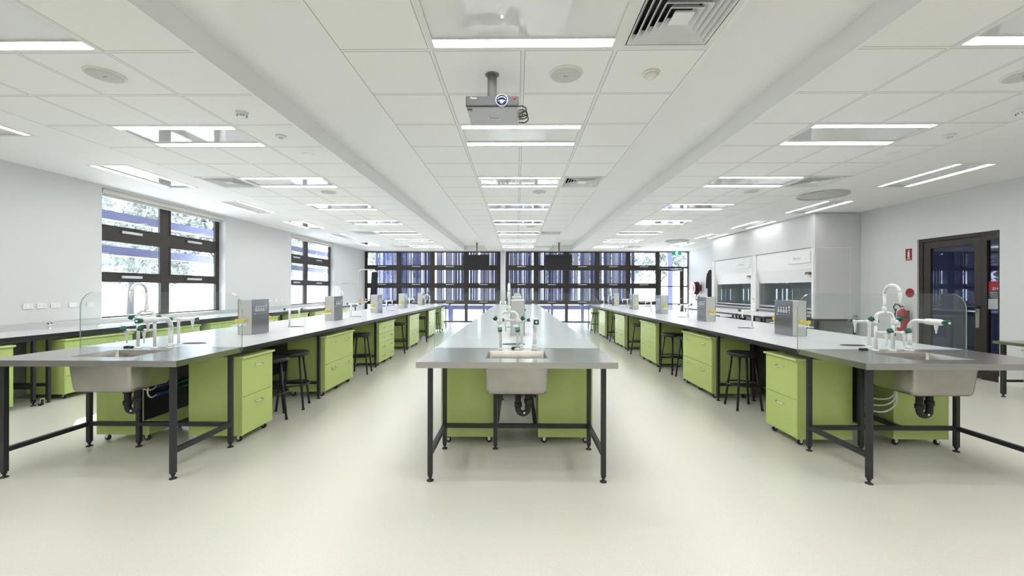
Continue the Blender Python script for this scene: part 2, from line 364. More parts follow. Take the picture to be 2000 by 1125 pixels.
# ------------------------------------------------------------------ left windows (frame plane at XL-.16)
def left_window(n, y0, y1, mull, sill=True):
    o = bpy.data.objects.new('window_%d' % n, None); COL.objects.link(o); struct(o); o.location = (XL, y0, .93)
    L = lambda mb_: Matrix.Translation((-XL, -y0, -.93))
    xa, xb = XL - .20, XL - .14
    fr = MB()
    fr.box(xa, xb, y0, y0 + .07, .93, 3.05); fr.box(xa, xb, y1 - .10, y1, .93, 3.05); fr.box(xa, xb, mull - .09, mull + .09, .93, 3.05)
    for a, b in ((.931, .97), (1.54, 1.68), (2.25, 2.46), (2.99, 3.049)): fr.box(xa + .002, xb - .002, y0, y1, a, b)
    for c0, c1 in ((y0 + .07, mull - .09), (mull + .09, y1 - .10)):       # opening sashes
        for a, b in ((1.68, 2.25), (2.46, 2.99)):
            for q in ((c0, c0 + .035, a, b), (c1 - .035, c1, a, b), (c0, c1, a, a + .03), (c0, c1, b - .03, b)): fr.box(xb - .012, xb + .008 - .0007 * (q[3] - q[2] > .1), *q)
    f = fr.build('window_frame', 'bronze', o, M4=L(0), bevel=.003)
    g = MB(); g.box(xa + .025, xa + .031, y0, y1, .93, 3.05); g.build('window_pane', 'glass', o, M4=L(0))
    for c0, c1 in ((y0 + .07, mull - .09), (mull + .09, y1 - .10)):
        for z in (2.40, 1.63):
            c = (c0 + c1) / 2 - .02; h = MB(); h.box(xb + .006, xb + .035, c - .19, c + .19, z - .022, z + .022)
            h.box(xb + .03, xb + .045, c - .16, c + .16, z - .006, z + .012); h.build('sash_winder', 'alu', o, M4=L(0), bevel=.004)
    s = MB(); s.box(XL - .14, XL + .015, y0, y1, .90, .935); s.build('window_sill', 'white', o, M4=L(0), bevel=.003)
    t = thing('roller_blind', '', 'blind', (XL, y0, 2.95))
    bl = MB(); bl.box(XL - .09, XL + .012, y0 + .02, y1 - .02, 2.985, 3.045); bl.build('blind_cassette', 'blind', t, M4=Matrix.Translation((-XL, -y0, -2.95)), bevel=.012)
    b2 = MB(); b2.box(XL - .06, XL - .056, y0 + .04, y1 - .04, 2.95, 2.99); b2.box(XL - .066, XL - .05, y0 + .04, y1 - .04, 2.935, 2.952)
    b2.build('blind_fabric', 'blind', t, M4=Matrix.Translation((-XL, -y0, -2.95)))
    return t
left_window(1, W1[0], W1[1], 7.86)['label'] = 'off-white roller blind rolled up over the nearer left window'
left_window(2, W2[0], W2[1], 13.14)['label'] = 'off-white roller blind rolled up over the farther left window'

# ------------------------------------------------------------------ back window wall
TR = ((.0, .055), (.77, .90), (1.49, 1.67), (2.27, 2.45), (3.03, 3.07))
def back_window(n, xs, w=.07):
    o = bpy.data.objects.new('window_%d' % n, None); COL.objects.link(o); struct(o); o.location = (xs[0], YB, 0); T = Matrix.Translation((-xs[0], -YB, 0))
    fr = MB()
    for i, x in enumerate(xs):
        a, b = (x, x + .10) if i == 0 else ((x - .10, x) if i == len(xs) - 1 else (x - w, x + w)); fr.box(a, b, YB, YB + .09, .055, 3.07)
    for a, b in TR: fr.box(xs[0], xs[-1], YB + .002, YB + .088, a, b)
    for i in range(len(xs) - 1):
        a, b = xs[i] + (.1 if i == 0 else w), xs[i + 1] - (.1 if i == len(xs) - 2 else w)
        for z0, z1 in ((.90, 1.49), (1.67, 2.27), (2.45, 3.03)):
            for q in ((a, a + .03, z0, z1), (b - .03, b, z0, z1), (a, b, z0, z0 + .025), (a, b, z1 - .02, z1)): fr.box(q[0], q[1], YB - .008, YB + .01, q[2], q[3])
    for i in range(len(xs) - 1):                                         # lower glazing bar in the middle of each bay
        pass
    fr.build('window_frame', 'bronze', o, M4=T, bevel=.003)
    g = MB(); g.box(xs[0], xs[-1], YB + .05, YB + .056, .0, 3.07); g.build('window_pane', 'glass', o, M4=T)
    for i in range(len(xs) - 1):
        c = (xs[i] + xs[i + 1]) / 2 + .02
        for z in (2.415, 1.635, .875):
            h = MB(); h.box(c - .18, c + .18, YB - .045, YB - .006, z - .014, z + .014); h.build('sash_winder', 'alu', o, M4=T, bevel=.004)
back_window(3, (-6.62, -5.13, -3.66, -2.20, -.73)); back_window(4, (-.47, .83, 2.15, 3.47, 4.81, 6.11))
o = bpy.data.objects.new('window_5', None); COL.objects.link(o); struct(o); o.location = (6.11, YB, 0); T = Matrix.Translation((-6.11, -YB, 0))
fr = MB()
for q in ((6.11, 6.16, .0, 3.07), (7.36, 7.42, .0, 3.07), (6.11, 7.42, 2.34, 2.42), (6.11, 7.42, 3.03, 3.07), (7.14, 7.20, 0, 2.36), (7.2, 7.36, .80, .85), (7.2, 7.36, 1.54, 1.60), (7.2, 7.36, 0, .05)):
    e = .001 * (q[1] - q[0] < .1); fr.box(q[0], q[1], YB + e, YB + .09 - e, q[2], q[3])
fr.build('window_frame', 'bronze', o, M4=T, bevel=.003)
g = MB(); g.box(6.16, 7.38, YB + .05, YB + .056, 2.4, 3.05); g.box(7.17, 7.38, YB + .05, YB + .056, .02, 2.36); g.build('window_pane', 'glass', o, M4=T)
o = bpy.data.objects.new('door_1', None); COL.objects.link(o); struct(o); o.location = (6.17, YB, 0); T = Matrix.Translation((-6.17, -YB, 0))
fr = MB()
for q in ((6.17, 6.23, 0, 2.33), (7.04, 7.135, 0, 2.33), (6.17, 7.13, 2.24, 2.33), (6.17, 7.13, 0, .10), (6.2, 7.1, .78, .83), (6.2, 7.1, 1.54, 1.58)): e = .001 * (q[1] - q[0] < .1); fr.box(q[0], q[1], YB + .005 + e, YB + .06 - e, q[2], q[3])
fr.build('door_frame', 'bronze', o, M4=T, bevel=.003)
g = MB(); g.box(6.2, 7.1, YB + .03, YB + .036, .08, 2.25); g.build('door_pane', 'glass', o, M4=T)
h = MB(); h.box(6.90, 7.12, YB - .05, YB + .003, 2.22, 2.28); h.tube([(6.93, YB - .03, 2.285), (6.62, YB - .05, 2.30), (6.57, YB - .005, 2.33)], .012, 8); h.build('door_closer', 'alu', o, M4=T)
h = MB(); h.cyl((7.09, YB + .01, 1.04), (7.09, YB - .05, 1.04), .012); h.cyl((7.09, YB - .045, 1.04), (6.97, YB - .045, 1.04), .01); h.build('door_handle', 'chrome', o, M4=T)

# ------------------------------------------------------------------ ceiling fittings
def troffer(lx, ly, lamp='lamp'):
    """recessed light: strips run along x; origin at centre on the ceiling plane"""
    t = thing('ceiling_light', 'x', 'light', group='recessed ceiling lights')
    hx, hy = lx / 2, ly / 2; f = MB()
    f.holes(-hx, hx, -hy, hy, [(-hx + .035, hx - .035, -hy + .035, hy - .035)], lambda u, v: (u, v, -.004))
    for a, b, c, d in ((-hx, hx, -hy, -hy), (-hx, hx, hy, hy), (-hx, -hx, -hy, hy), (hx, hx, -hy, hy)): f.quad((a, c, -.004), (b, d, -.004), (b, d, .05), (a, c, .05))
    ix, iy = hx - .035, hy - .035
    for a, b, c, d in ((-ix, ix, -iy, -iy), (-ix, ix, iy, iy), (-ix, -ix, -iy, iy), (ix, ix, -iy, iy)): f.quad((a, c, -.004), (b, d, -.004), (b, d, .03), (a, c, .03))
    for sx in (-1, 0, 1):
        for sy in (-1, 1): f.lathe((sx * (hx - .09), sy * (hy - .017), -.0045), [(.006, 0), (.005, -.002), (.0005, -.003)], 8)
    f.build('light_frame', 'white_rough', t)
    m = MB(); m.quad((-ix, -iy + .087, .012), (ix, -iy + .087, .012), (ix, iy - .087, .012), (-ix, iy - .087, .012)); m.build('reflector_panel', 'mirror', t)
    for s in (-1, 1):
        a, b = sorted((s * iy, s * (iy - .082))); d = MB(); n = 6
        for k in range(n):                                             # shallow prismatic cover
            y0, y1 = a + (b - a) * k / n, a + (b - a) * (k + 1) / n; z0, z1 = [.010 - .008 * math.sin(PI * q / n) for q in (k, k + 1)]
            d.quad((-ix + .01, y0, z0), (ix - .01, y0, z0), (ix - .01, y1, z1), (-ix + .01, y1, z1))
        d.build('diffuser_strip', lamp, t)
        e = MB(); e.box(-ix, ix, min(s * (iy - .087), s * (iy - .082)), max(s * (iy - .087), s * (iy - .082)), .0, .014); e.build('strip_edge', 'white_rough', t)
    h = MB()
    for a, b, c, d in ((-hx, hx, -hy, -hy), (-hx, hx, hy, hy), (-hx, -hx, -hy, hy), (hx, hx, -hy, hy)): h.quad((a, c, .0), (b, d, .0), (b, d, .09), (a, c, .09))
    h.quad((-hx, -hy, .09), (hx, -hy, .09), (hx, hy, .09), (-hx, hy, .09)); h.build('housing', 'white_rough', t)
    return Kind(t)
KL = troffer(2 * TS, TS); KS = troffer(SLEN, .58, 'lamp_soft')
FN = {'C': 'middle tile field', 'L': 'left tile field', 'R': 'right tile field'}
for fkey, (a, b) in light_cells.items():
    for i, y in enumerate(LY):
        if i < 4: lab = 'recessed double strip light in %s, %s behind the camera' % (FN[fkey], ('fourth row', 'third row', 'second row', 'first row')[i])
        else: lab = 'recessed double strip light in %s, %s from the camera' % (FN[fkey], ORD[i - 4])
        KL.put(lab, ((a + b) / 2, y + TS / 2, HC), 0, 'recessed lights in the tile fields')
for s in 'LR':
    for i, y in enumerate(SY):
        lab = 'lengthwise recessed light along %s wall, %s from camera end' % ({'L': 'left window', 'R': 'right'}[s], ORD[i])
        KS.put(lab, (sum(SLX[s]) / 2, y + SLEN / 2, HC), PI / 2, 'lengthwise lights along the side walls')

t = thing('ceiling_vent', 'x', 'vent'); h = TS / 2
b = MB(); b.holes(-h, h, -h, h, [(-h + .05, h - .05, -h + .05, h - .05)], lambda u, v: (u, v, -.003)); b.build('vent_frame', 'white_rough', t)
b = MB(); b.quad((-h, -h, .14), (h, -h, .14), (h, h, .14), (-h, h, .14))
for a_, b_, c_, d_ in ((-h, h, -h, -h), (-h, h, h, h), (-h, -h, -h, h), (h, h, -h, h)): b.quad((a_, c_, .0), (b_, d_, .0), (b_, d_, .14), (a_, c_, .14))
b.build('vent_duct', 'dark_void', t)
for k in range(6):
    r0 = h - .05 - k * .041; r1 = r0 - .045; b = MB()
    P = lambda r, z: [Vector((-r, -r, z)), Vector((r, -r, z)), Vector((r, r, z)), Vector((-r, r, z))]
    if r1 > .06: b.loft([P(r0 - .006, -.004), P(r1 + .004, .045), P(r1 + .001, .045), P(r0 - .010, -.006), P(r0 - .006, -.004)], False, False, False)
    else: b.loft([P(r0 - .006, -.004), P(r0 - .012, .012)], True, True, False)
    b.build('louvre_blade', 'white', t)
KV = Kind(t); cnt = {}
for fk, vx, vy in vent_cells:
    i = cnt.get(fk, 0); cnt[fk] = i + 1
    KV.put('square louvred air vent in %s, %s from the camera' % (FN[fk], ORD[i]), (vx + TS / 2, vy + TS / 2, HC), 0, 'square louvred ceiling vents')

t = thing('ceiling_speaker', 'x', 'speaker')
b = MB(); b.lathe((0, 0, -.012), [(.10, .001), (.121, .0), (.128, .006), (.13, .013)], 32); b.build('speaker_rim', 'white_rough', t)
b = MB(); b.lathe((0, 0, -.016), [(.06, 0), (.112, .002), (.116, .006)], 32); b.build('speaker_grille', 'grille', t)
b = MB(); b.box(-.018, .018, -.004, .004, -.018, -.014); b.build('nameplate', 'dark_grille', t)
KK = Kind(t)
for lab, x, y in (('round flush speaker in middle field beside the projector', .375, 3.18), ('second round flush speaker along the middle field', .375, 7.0), ('third round flush speaker, far along the middle field', .375, 10.9),
                  ('round flush speaker nearest the camera in left field', -3.21, 3.16), ('second round flush speaker in left field', -3.24, 7.02), ('round flush speaker nearest the camera in right field', 3.92, 3.22), ('second round flush speaker in right field', 3.95, 6.98)):
    KK.put(lab, (x, y, HC), 0, 'round ceiling speakers')
t = thing('smoke_detector', 'x', 'smoke detector')
b = MB(); b.lathe((0, 0, -.012), [(.052, 0), (.055, .004), (.055, .012)], 24); b.build('detector_base', 'white', t)
b = MB(); b.lathe((0, 0, -.048), [(.012, 0), (.030, .003), (.036, .012), (.046, .022), (.048, .036)], 24); b.build('detector_head', 'white', t)
for k in range(10):
    a = 2 * PI * k / 10; b = MB(); b.box(.036, .046, -.004, .004, -.038, -.028, Matrix.Rotation(a, 4, 'Z')); b.build('sensor_slot', 'dark_grille', t)
KD = Kind(t)
KD.put('white vented smoke detector in left tile field', (-2.60, 3.85, HC), 0, 'vented smoke detectors'); KD.put('white vented smoke detector at right edge of the photo', (4.67, 3.85, HC), 0, 'vented smoke detectors')
t = thing('smoke_detector', 'ivory domed smoke detector in middle field right of the projector', 'smoke detector', (1.03, 3.17, HC))
b = MB(); b.lathe((0, 0, -.014), [(.062, 0), (.066, .003), (.066, .014)], 28); b.build('detector_base', 'smoke_base', t)
b = MB(); b.lathe((0, 0, -.045), [(.02, 0), (.036, .006), (.040, .018), (.055, .032)], 28); b.build('detector_head', 'smoke_base', t)
t = thing('motion_sensor', 'x', 'sensor')
b = MB(); b.lathe((0, 0, -.02), [(.046, 0), (.055, .006), (.056, .02)], 24); b.build('sensor_body', 'white', t)
b = MB(); b.lathe((0, 0, -.034), [(.006, 0), (.02, .004), (.026, .016)], 20); b.build('sensor_lens', 'grille', t)
KP = Kind(t); KP.put('small round motion sensor in left tile field', (-2.57, 4.44, HC), 0, 'motion sensors'); KP.put('small round motion sensor at outer edge of right tile field', (4.65, 4.47, HC), 0, 'motion sensors')
b = MB(); b.lathe((0, 0, 0), [(.07, -.008), (.074, -.004), (.074, 0)], 28); o = b.build('cover_disc', 'white'); o.location = (-2.59, 5.07, HC)
tag(o, 'flat white cover disc on left tile field', 'cover', 'flat ceiling cover discs'); o2 = o.copy(); COL.objects.link(o2); o2.location = (4.60, 5.07, HC); o2['label'] = 'flat white cover disc on right tile field'
def grille(lab, x, y):
    t = thing('exhaust_grille', lab, 'grille', (x, y, HC), 0, 'round exhaust grilles')
    b = MB(); b.lathe((0, 0, 0), [(.372, -.0005), (.38, -.004), (.38, -.026), (.372, -.030), (.355, -.028), (.352, -.022), (.352, -.0105)], 48); b.build('grille_rim', 'grille', t)
    b = MB(); b.lathe((0, 0, 0), [(.351, -.004), (.3515, -.010), (.29, -.0101)], 48); b.build('grille_well', 'dark_void', t)
    b = MB(); b.lathe((0, 0, 0), [(.335, -.0102), (.33, -.0135), (.10, -.016)], 48); b.build('grille_mesh', 'grille', t)
grille('large round grey grille in plaster before the white fume enclosure', 5.35, 7.25); grille('large round grey grille in plaster beyond the white fume enclosure', 5.45, 14.05)

# projector
t = thing('projector', 'silver and charcoal projector hanging from the ceiling on a grey pole, lens lit', 'projector', (-.185, 3.17, 2.765))
b = MB(); b.box(-.19, .195, -.155, .17, 0, .074); b.build('projector_case', 'proj_grey', t, bevel=.01)
b = MB(); b.box(-.192, .197, -.172, -.150, .002, .080); b.build('front_panel', 'proj_dark', t, bevel=.008)
b = MB(); b.lathe((.072, -.172, .044), [(.046, .002), (.046, -.006), (.042, -.010), (.040, -.006), (.040, .0)], 32, (0, 1, 0)); b.build('lens_ring', 'alu', t)
b = MB(); b.lathe((.072, -.174, .044), [(.041, .004), (.036, .0), (.024, -.004), (.0, -.005)], 28, (0, 1, 0)); ln = b.build('lens', 'lens', t)
b = MB(); b.lathe((.072, -.1805, .034), [(.0125, .003), (.011, -.002), (.0, -.003)], 20, (0, 1, 0)); b.build('lit_lens_core', 'beam', ln)
text_mesh('Canon', .018, 'sign_white', t, Matrix.Translation((-.158, -.173, .057)) @ Matrix.Rotation(PI / 2, 4, 'X'))
b = MB(); b.lathe((.165, -.173, .06), [(.009, .001), (.009, -.002), (0, -.002)], 14, (0, 1, 0)); b.build('red_badge', 'red', t)
b = MB(); b.box(-.186, -.148, -.14, -.105, -.0012, .001); b.build('rating_label', 'proj_dark', t)
lb = MB(); lb.use('sign_white').box(-.034, .050, .026, .052, -.001, .001); lb.use('red').box(-.030, .046, .022, .027, -.0015, .001); lb.box(-.028, -.020, .030, .044, -.0016, 0).use('proj_dark'); lb.box(-.014, .044, .034, .042, -.0016, 0); lb.build('sticker', None, t)
b = MB(); b.cyl((-.01, .02, .10), (-.01, .02, .331), .036, 24); b.lathe((-.01, .02, .325), [(.036, 0), (.055, .004), (.056, .006)], 24); b.build('ceiling_pole', 'mount_grey', t)
b = MB()
for x, y in ((-.09, -.06), (.075, -.06), (-.09, .10), (.075, .10), (-.075, -.08), (.06, -.08)): b.tube([(-.01 + (x > 0) * .02, .02, .108), (x, y, .095), (x, y, .078)], .006, 6)
b.box(-.05, .03, -.02, .06, .095, .108); b.build('mount_bracket', 'black_metal', t)
for k, (y, z) in enumerate(((-.06, .05), (-.02, .04), (.03, .045), (.06, .03))):
    b = MB(); b.tube([(.195, y, z), (.225, y, z + .004)] + arc((.225, y + .03, z - .01), .03 + .006 * k, 90, -70, (1, 0, 0), (0, .4, .9), 8) + [(.20, y + .06, z - .03)], .0045, 8); b.build('cable', 'hose_black', t)
for y in (-.03, .05): b = MB(); b.box(.195, .222, y, y + .03, .018, .036); b.build('connector', 'dark_grille', t)

def screen(lab, x0, x1):
    c = (x0 + x1) / 2; t = thing('ceiling_screen', lab, 'screen', (c, 16.5, 2.2), 0, 'black hanging display screens')
    w = (x1 - x0) / 2; b = MB(); b.box(-w, w, -.03, .03, 0, .62); b.build('display_case', 'screen', t, bevel=.008)
    b = MB(); b.box(-w + .02, w - .02, -.032, -.0302, .025, .60); b.build('display_glass', 'black', t)
    b = MB(); b.cyl((.02, .06, .3), (.02, .06, HR - 2.2 - .001), .028, 16); b.box(-.1, .14, .03, .05, .2, .45); b.lathe((.02, .06, HR - 2.2 - .012), [(.06, 0), (.06, .011)], 20); b.build('hanging_pole', 'mount_grey', t)
screen('black display hanging on a pole left of the white column', -2.17, -1.10); screen('black display hanging on a pole right of the white column', 1.14, 2.21)
t = thing('exit_sign', 'green exit sign with white running figure hanging near back door', 'sign', (6.0, 15.5, 2.72))
b = MB(); b.box(-.165, .165, -.02, .02, 0, .15); b.build('sign_box', 'exit_green', t)
b = MB(); b.box(-.04, .04, -.0225, -.0205, .02, .13); b.build('door_pictogram', 'exit_white', t)
b = MB(); b.lathe((.006, -.023, .108), [(.009, 0), (.009, .001)], 12, (0, 1, 0))
for p, q in (((.004, -.0235, .098), (-.004, -.0235, .066)), ((-.004, -.0235, .068), (-.022, -.0235, .052)), ((-.022, -.0235, .052), (-.03, -.0235, .03)), ((-.002, -.0235, .068), (.014, -.0235, .05)), ((.014, -.0235, .05), (.012, -.0235, .028)), ((.002, -.0235, .094), (.024, -.0235, .078)), ((.002, -.0235, .094), (-.018, -.0235, .082))):
    b.cyl(p, q, .0045, 6)
b.build('running_figure', 'exit_green', t)
b = MB(); b.cyl((-.1, 0, .15), (-.1, 0, HC - 2.72), .006, 8); b.cyl((.1, 0, .15), (.1, 0, HC - 2.72), .006, 8); b.build('hanging_rod', 'alu', t)

# ------------------------------------------------------------------ laboratory benches
BH = .90; Y0B, Y1B = 2.98, 15.02; YG = 3.69; YG2 = 14.31
def leg_mesh(x, y, z1, r=.0175):
    b = MB(); b.box(x - r, x + r, y - r, y + r, .042, z1); return b
def foot_mesh(x, y):
    b = MB(); b.lathe((x, y, 0), [(.026, 0), (.026, .004), (.018, .010), (.009, .013), (.009, .028), (.016, .030), (.016, .044)], 16); return b
def sink_bowl(cy, t, nm='sink_bowl'):
    b = MB(); r = []
    for z, hx, hy, rr in ((.858, .243, .205, .022), (.80, .242, .203, .025), (.66, .234, .190, .03), (.634, .231, .186, .034), (.623, .223, .178, .035), (.618, .205, .160, .035)): r.append(rrect(0, cy, z, hx, hy, rr))
    b.loft(r, False, True)
    r = []
    for z, hx, hy, rr in ((.9005, .240, .187, .012), (.895, .236, .184, .014), (.80, .233, .181, .03), (.66, .227, .172, .045), (.636, .21, .155, .05), (.630, .15, .10, .05)): r.append(rrect(0, cy, z, hx, hy, rr))
    b.loft(r, False, True); o = b.build(nm, 'steel_bowl', t); o['label'] = 'satin stainless bowl'; 
    b = MB(); b.lathe((.0, cy, .6305), [(.035, 0), (.034, .003), (.012, .001)], 20); b.build('sink_waste', 'chrome', o)
def bench(cx, label, hose=None, slotx=()):
    t = thing('laboratory_bench', label, 'bench', (cx, Y0B, 0)); T = Matrix.Translation((0, -Y0B, 0))
    hw = .735
    for ya, yb, cy in ((Y0B, YG, 3.337), (YG2, Y1B, 14.66)):
        b = MB(); hole = [(-.24, .24, cy - .187, cy + .187)]
        b.holes(-hw, hw, ya, yb, hole, lambda u, v: (u, v, BH)); b.holes(-hw, hw, ya, yb, hole, lambda u, v: (u, v, BH - .045))
        for p, q in (((-hw, ya), (hw, ya)), ((hw, ya), (hw, yb)), ((hw, yb), (-hw, yb)), ((-hw, yb), (-hw, ya))): b.quad((*p, BH - .045), (*q, BH - .045), (*q, BH), (*p, BH))
        b.build('steel_worktop', 'steel', t, M4=T)
    for q, (a, b_) in enumerate(((YG, 7.48), (7.484, 10.9), (10.904, YG2))):
        b = MB(); b.box(-hw, hw, a, b_, BH - .024, BH); b.build('laminate_worktop', 'bench_white', t, M4=T)
    b = MB(); b.box(-hw - .001, -hw + .02, YG + .002, YG2 - .002, BH - .0245, BH - .004); b.box(hw - .02, hw + .001, YG + .002, YG2 - .002, BH - .0245, BH - .004); b.build('worktop_edging', 'black', t, M4=T)
    b = MB()
    for x in (-.645, .645): b.box(x - .0175, x + .0175, YG - .0, YG2 - .03, .832, .8755)
    for y in (3.68, 5.33, 7.48, 9.63, 11.78, 14.3): b.box(-.645, .645, y - .0174, y + .0174, .834, .8750)
    b.build('top_rail', 'black_metal', t, M4=T)
    for y in (3.06, 3.68, 5.33, 7.48, 9.63, 11.78, 14.3, 14.94):
        for x in (-.645, .645): l = leg_mesh(x, y, .857 if y in (3.06, 14.94) else .833).build('leg', 'black_metal', t, M4=T, bevel=.003); foot_mesh(x, y).build('levelling_foot', 'rubber', l, M4=T)
    for y in (3.68, 5.33, 14.3):
        l = leg_mesh(-.19, y, .833).build('leg', 'black_metal', t, M4=T, bevel=.003); foot_mesh(-.19, y).build('levelling_foot', 'rubber', l, M4=T)
    for y in (3.68, 5.33, 7.48, 9.63, 11.78, 14.3): b = MB(); b.box(-.628, .628, y - .0172, y + .0172, .19, .225); b.build('cross_rail', 'black_metal', t, M4=T)
    for x in (-.645, .645):
        for a, c in ((3.077, 3.663), (14.317, 14.923)): b = MB(); b.box(x - .0172, x + .0172, a, c, .19, .225); b.build('side_rail', 'black_metal', t, M4=T)
    b = MB(); b.box(-.171, -.159, 3.705, 14.2, .227, .83); b.build('service_panel', 'black', t, M4=T)
    b = MB(); b.box(.15, .185, 3.70, 14.28, .19, .225); b.build('floor_rail', 'black_metal', t, M4=T)
    b = MB(); b.box(-.158, .158, 4.5, 4.53, .42, .46); b.box(-.158, .158, 4.5, 4.53, .60, .63); b.build('pipe_tray', 'black_metal', t, M4=T)
    sink_bowl(3.337 - Y0B, t); sink_bowl(14.66 - Y0B, t)
    # waste trap
    b = MB(); y = 3.36
    pts = [(.012, y, .618), (.012, y, .47)] + arc((.052, y, .455), .040, 180, 360, (1, 0, 0), (0, 0, 1), 12) + [(.092, y, .50), (.092, y, .565)] + arc((.092, y + .05, .565), .05, 180, 90, (0, 1, 0), (0, 0, 1), 6) + [(.092, y + .3, .615)]
    b.tube(pts, .024, 16)
    for p, q in (((.012, y, .60), (.012, y, .565)), ((.012, y, .505), (.012, y, .47)), ((.092, y, .50), (.092, y, .535))): b.tube([p, q], .032, 10)
    tr = b.build('waste_trap', 'rubber', t, M4=T)
    b = MB(); b.box(.055, .069, y - .028, y - .0255, .42, .434, ); b.build('trap_label', 'sign_white', tr, M4=T)
    b = MB(); b.lathe((.012, y, .600), [(.034, 0), (.036, .006), (.036, .018)], 18); b.build('waste_flange', 'alu', tr, M4=T)
    for sx, sy in slotx:
        b = MB(); b.loft([[Vector((sx + rx * math.cos(a), sy + ry * math.sin(a), z)) for a in [2 * PI * k / 28 for k in range(28)]] for rx, ry, z in ((.112, .055, BH + .0003), (.110, .053, BH + .004), (.100, .044, BH + .004), (.092, .037, BH + .001))], False, True)
        b.build('cup_sink', 'black', t, M4=T)
    if hose == 'L':
        for z, m in ((.50, 'knob_green'), (.455, 'knob_green'), (.52, 'blue_plastic'), (.44, 'blue_plastic')):
            b = MB(); dy = .0 if m == 'blue_plastic' else .18; b.cyl((-.135, 3.80 + dy, z), (-.135, 3.99 + dy * 1.4, z), .017, 12); b.build('service_pipe', m, t, M4=T)
        b = MB(); b.tube(curve([(-.135, 3.80, .52), (-.135, 3.74, .50), (-.145, 3.68, .52), (-.12, 3.60, .58)]), .0065, 8); b.build('hose', 'hose_white', t, M4=T)
        b = MB(); b.tube(curve([(-.135, 3.80, .44), (-.135, 3.74, .43), (-.14, 3.71, .48), (-.13, 3.72, .58)]), .0065, 8); b.build('hose', 'hose_white', t, M4=T)
    if hose == 'R':
        for k in range(3):
            b = MB(); b.tube(curve([(-.15, 3.92 - .02 * k, .53 - .05 * k), (-.09, 3.78 - .02 * k, .47 - .055 * k), (-.01, 3.69 - .02 * k, .46 - .05 * k), (.05, 3.64 - .02 * k, .50 - .02 * k), (.085 - .03 * k, 3.60, .63)]), .0065, 8); b.build('hose', 'hose_white', t, M4=T)
    if hose == 'C':
        b = MB(); b.tube(curve([(-.10, 3.95, .60), (-.09, 3.92, .54), (-.06, 3.90, .53), (-.03, 3.9, .56), (0, 3.9, .60)]), .007, 8); b.build('hose', 'hose_white', t, M4=T)
        b = MB(); b.tube(curve([(-.09, 3.9, .46), (-.05, 3.9, .50), (-.02, 3.9, .54)]), .007, 8); b.build('hose', 'hose_white', t, M4=T)
    return t
CXS = {'L': -3.23, 'C': .0, 'R': 3.245}
NM = {'L': 'left', 'C': 'centre', 'R': 'right'}
TAPX = {'L': .02, 'C': .045, 'R': .035}; TDIR = {'L': 1, 'C': -1, 'R': -1}
TY = [3.86, 5.76, 7.91, 10.06, 12.21]
for s in 'LCR':
    slots = [(TAPX[s] + TDIR[s] * (.075 if k == 0 else .10), y + .10 if k == 0 else y - .02) for k, y in enumerate(TY)]
    bench(CXS[s], {'L': 'long lab bench left of the aisle with grey worktop and steel sink end', 'C': 'long lab bench in the middle facing the camera with steel sink end', 'R': 'long lab bench right of the aisle with grey worktop and steel sink end'}[s], s, slots)

# glass splash screens
def glass(lab, cx, y):
    w, z0, z1, r = .742, BH + .001, 1.40, .14; pr = [(-w, BH - .03)] + [(-w, z1 - r)] + [(-w + r - r * math.cos(a), z1 - r + r * math.sin(a)) for a in [PI / 2 * k / 8 for k in range(1, 9)]]
    pr += [(-x, z) for x, z in pr[::-1]]; pr += [(w - .0055, BH - .03), (w - .0055, z0), (-w + .0055, z0), (-w + .0055, BH - .03)]
    t = thing('glass_screen', lab, 'glass screen', (cx, y, BH), 0, 'glass splash screens'); b = MB().use('screen_glass'); n = len(pr)
    A = [b.bm.verts.new((x, -.0055, z - BH)) for x, z in pr]; B = [b.bm.verts.new((x, .0055, z - BH)) for x, z in pr]; b._f(A); b._f(B[::-1]); b.use('glass_edge')
    for k in range(n): b._f([A[k], B[k], B[(k + 1) % n], A[(k + 1) % n]])
    b.build('glass_pane', None, t)
for s in 'LCR':
    glass('clear glass splash screen behind the near sink of the %s bench' % NM[s], CXS[s], YG); glass('clear glass splash screen before the far sink of the %s bench' % NM[s], CXS[s], YG2 + .012)

# taps
def knob(c, ax, t, m='knob_green', r=.019, l=.034):
    """four-lobed tapered handle"""
    c = Vector(c); ax = Vector(ax).normalized(); u = ax.orthogonal().normalized(); w = ax.cross(u); b = MB(); rings = []
    for k, (h, s) in enumerate(((0, .72), (.25, .95), (.75, 1.12), (.95, 1.05), (1, .8))):
        rings.append([c + ax * h * l + (u * math.cos(2 * PI * j / 24) + w * math.sin(2 * PI * j / 24)) * r * s * (1 + .16 * math.cos(4 * 2 * PI * j / 24)) for j in range(24)])
    b.loft(rings); return b.build('tap_knob', m, t)
def nozzle(b, x, y, z, l=.10): b.lathe((x, y, z), [(.012, .0), (.0135, -.015), (.010, -.04), (.0055, -l + .02), (.006, -l + .012), (.004, -l)], 14)
def flange(b, x, y, r=.03): b.lathe((x, y, 0), [(r, .0005), (r, .004), (r * .72, .009), (.014, .012)], 20)
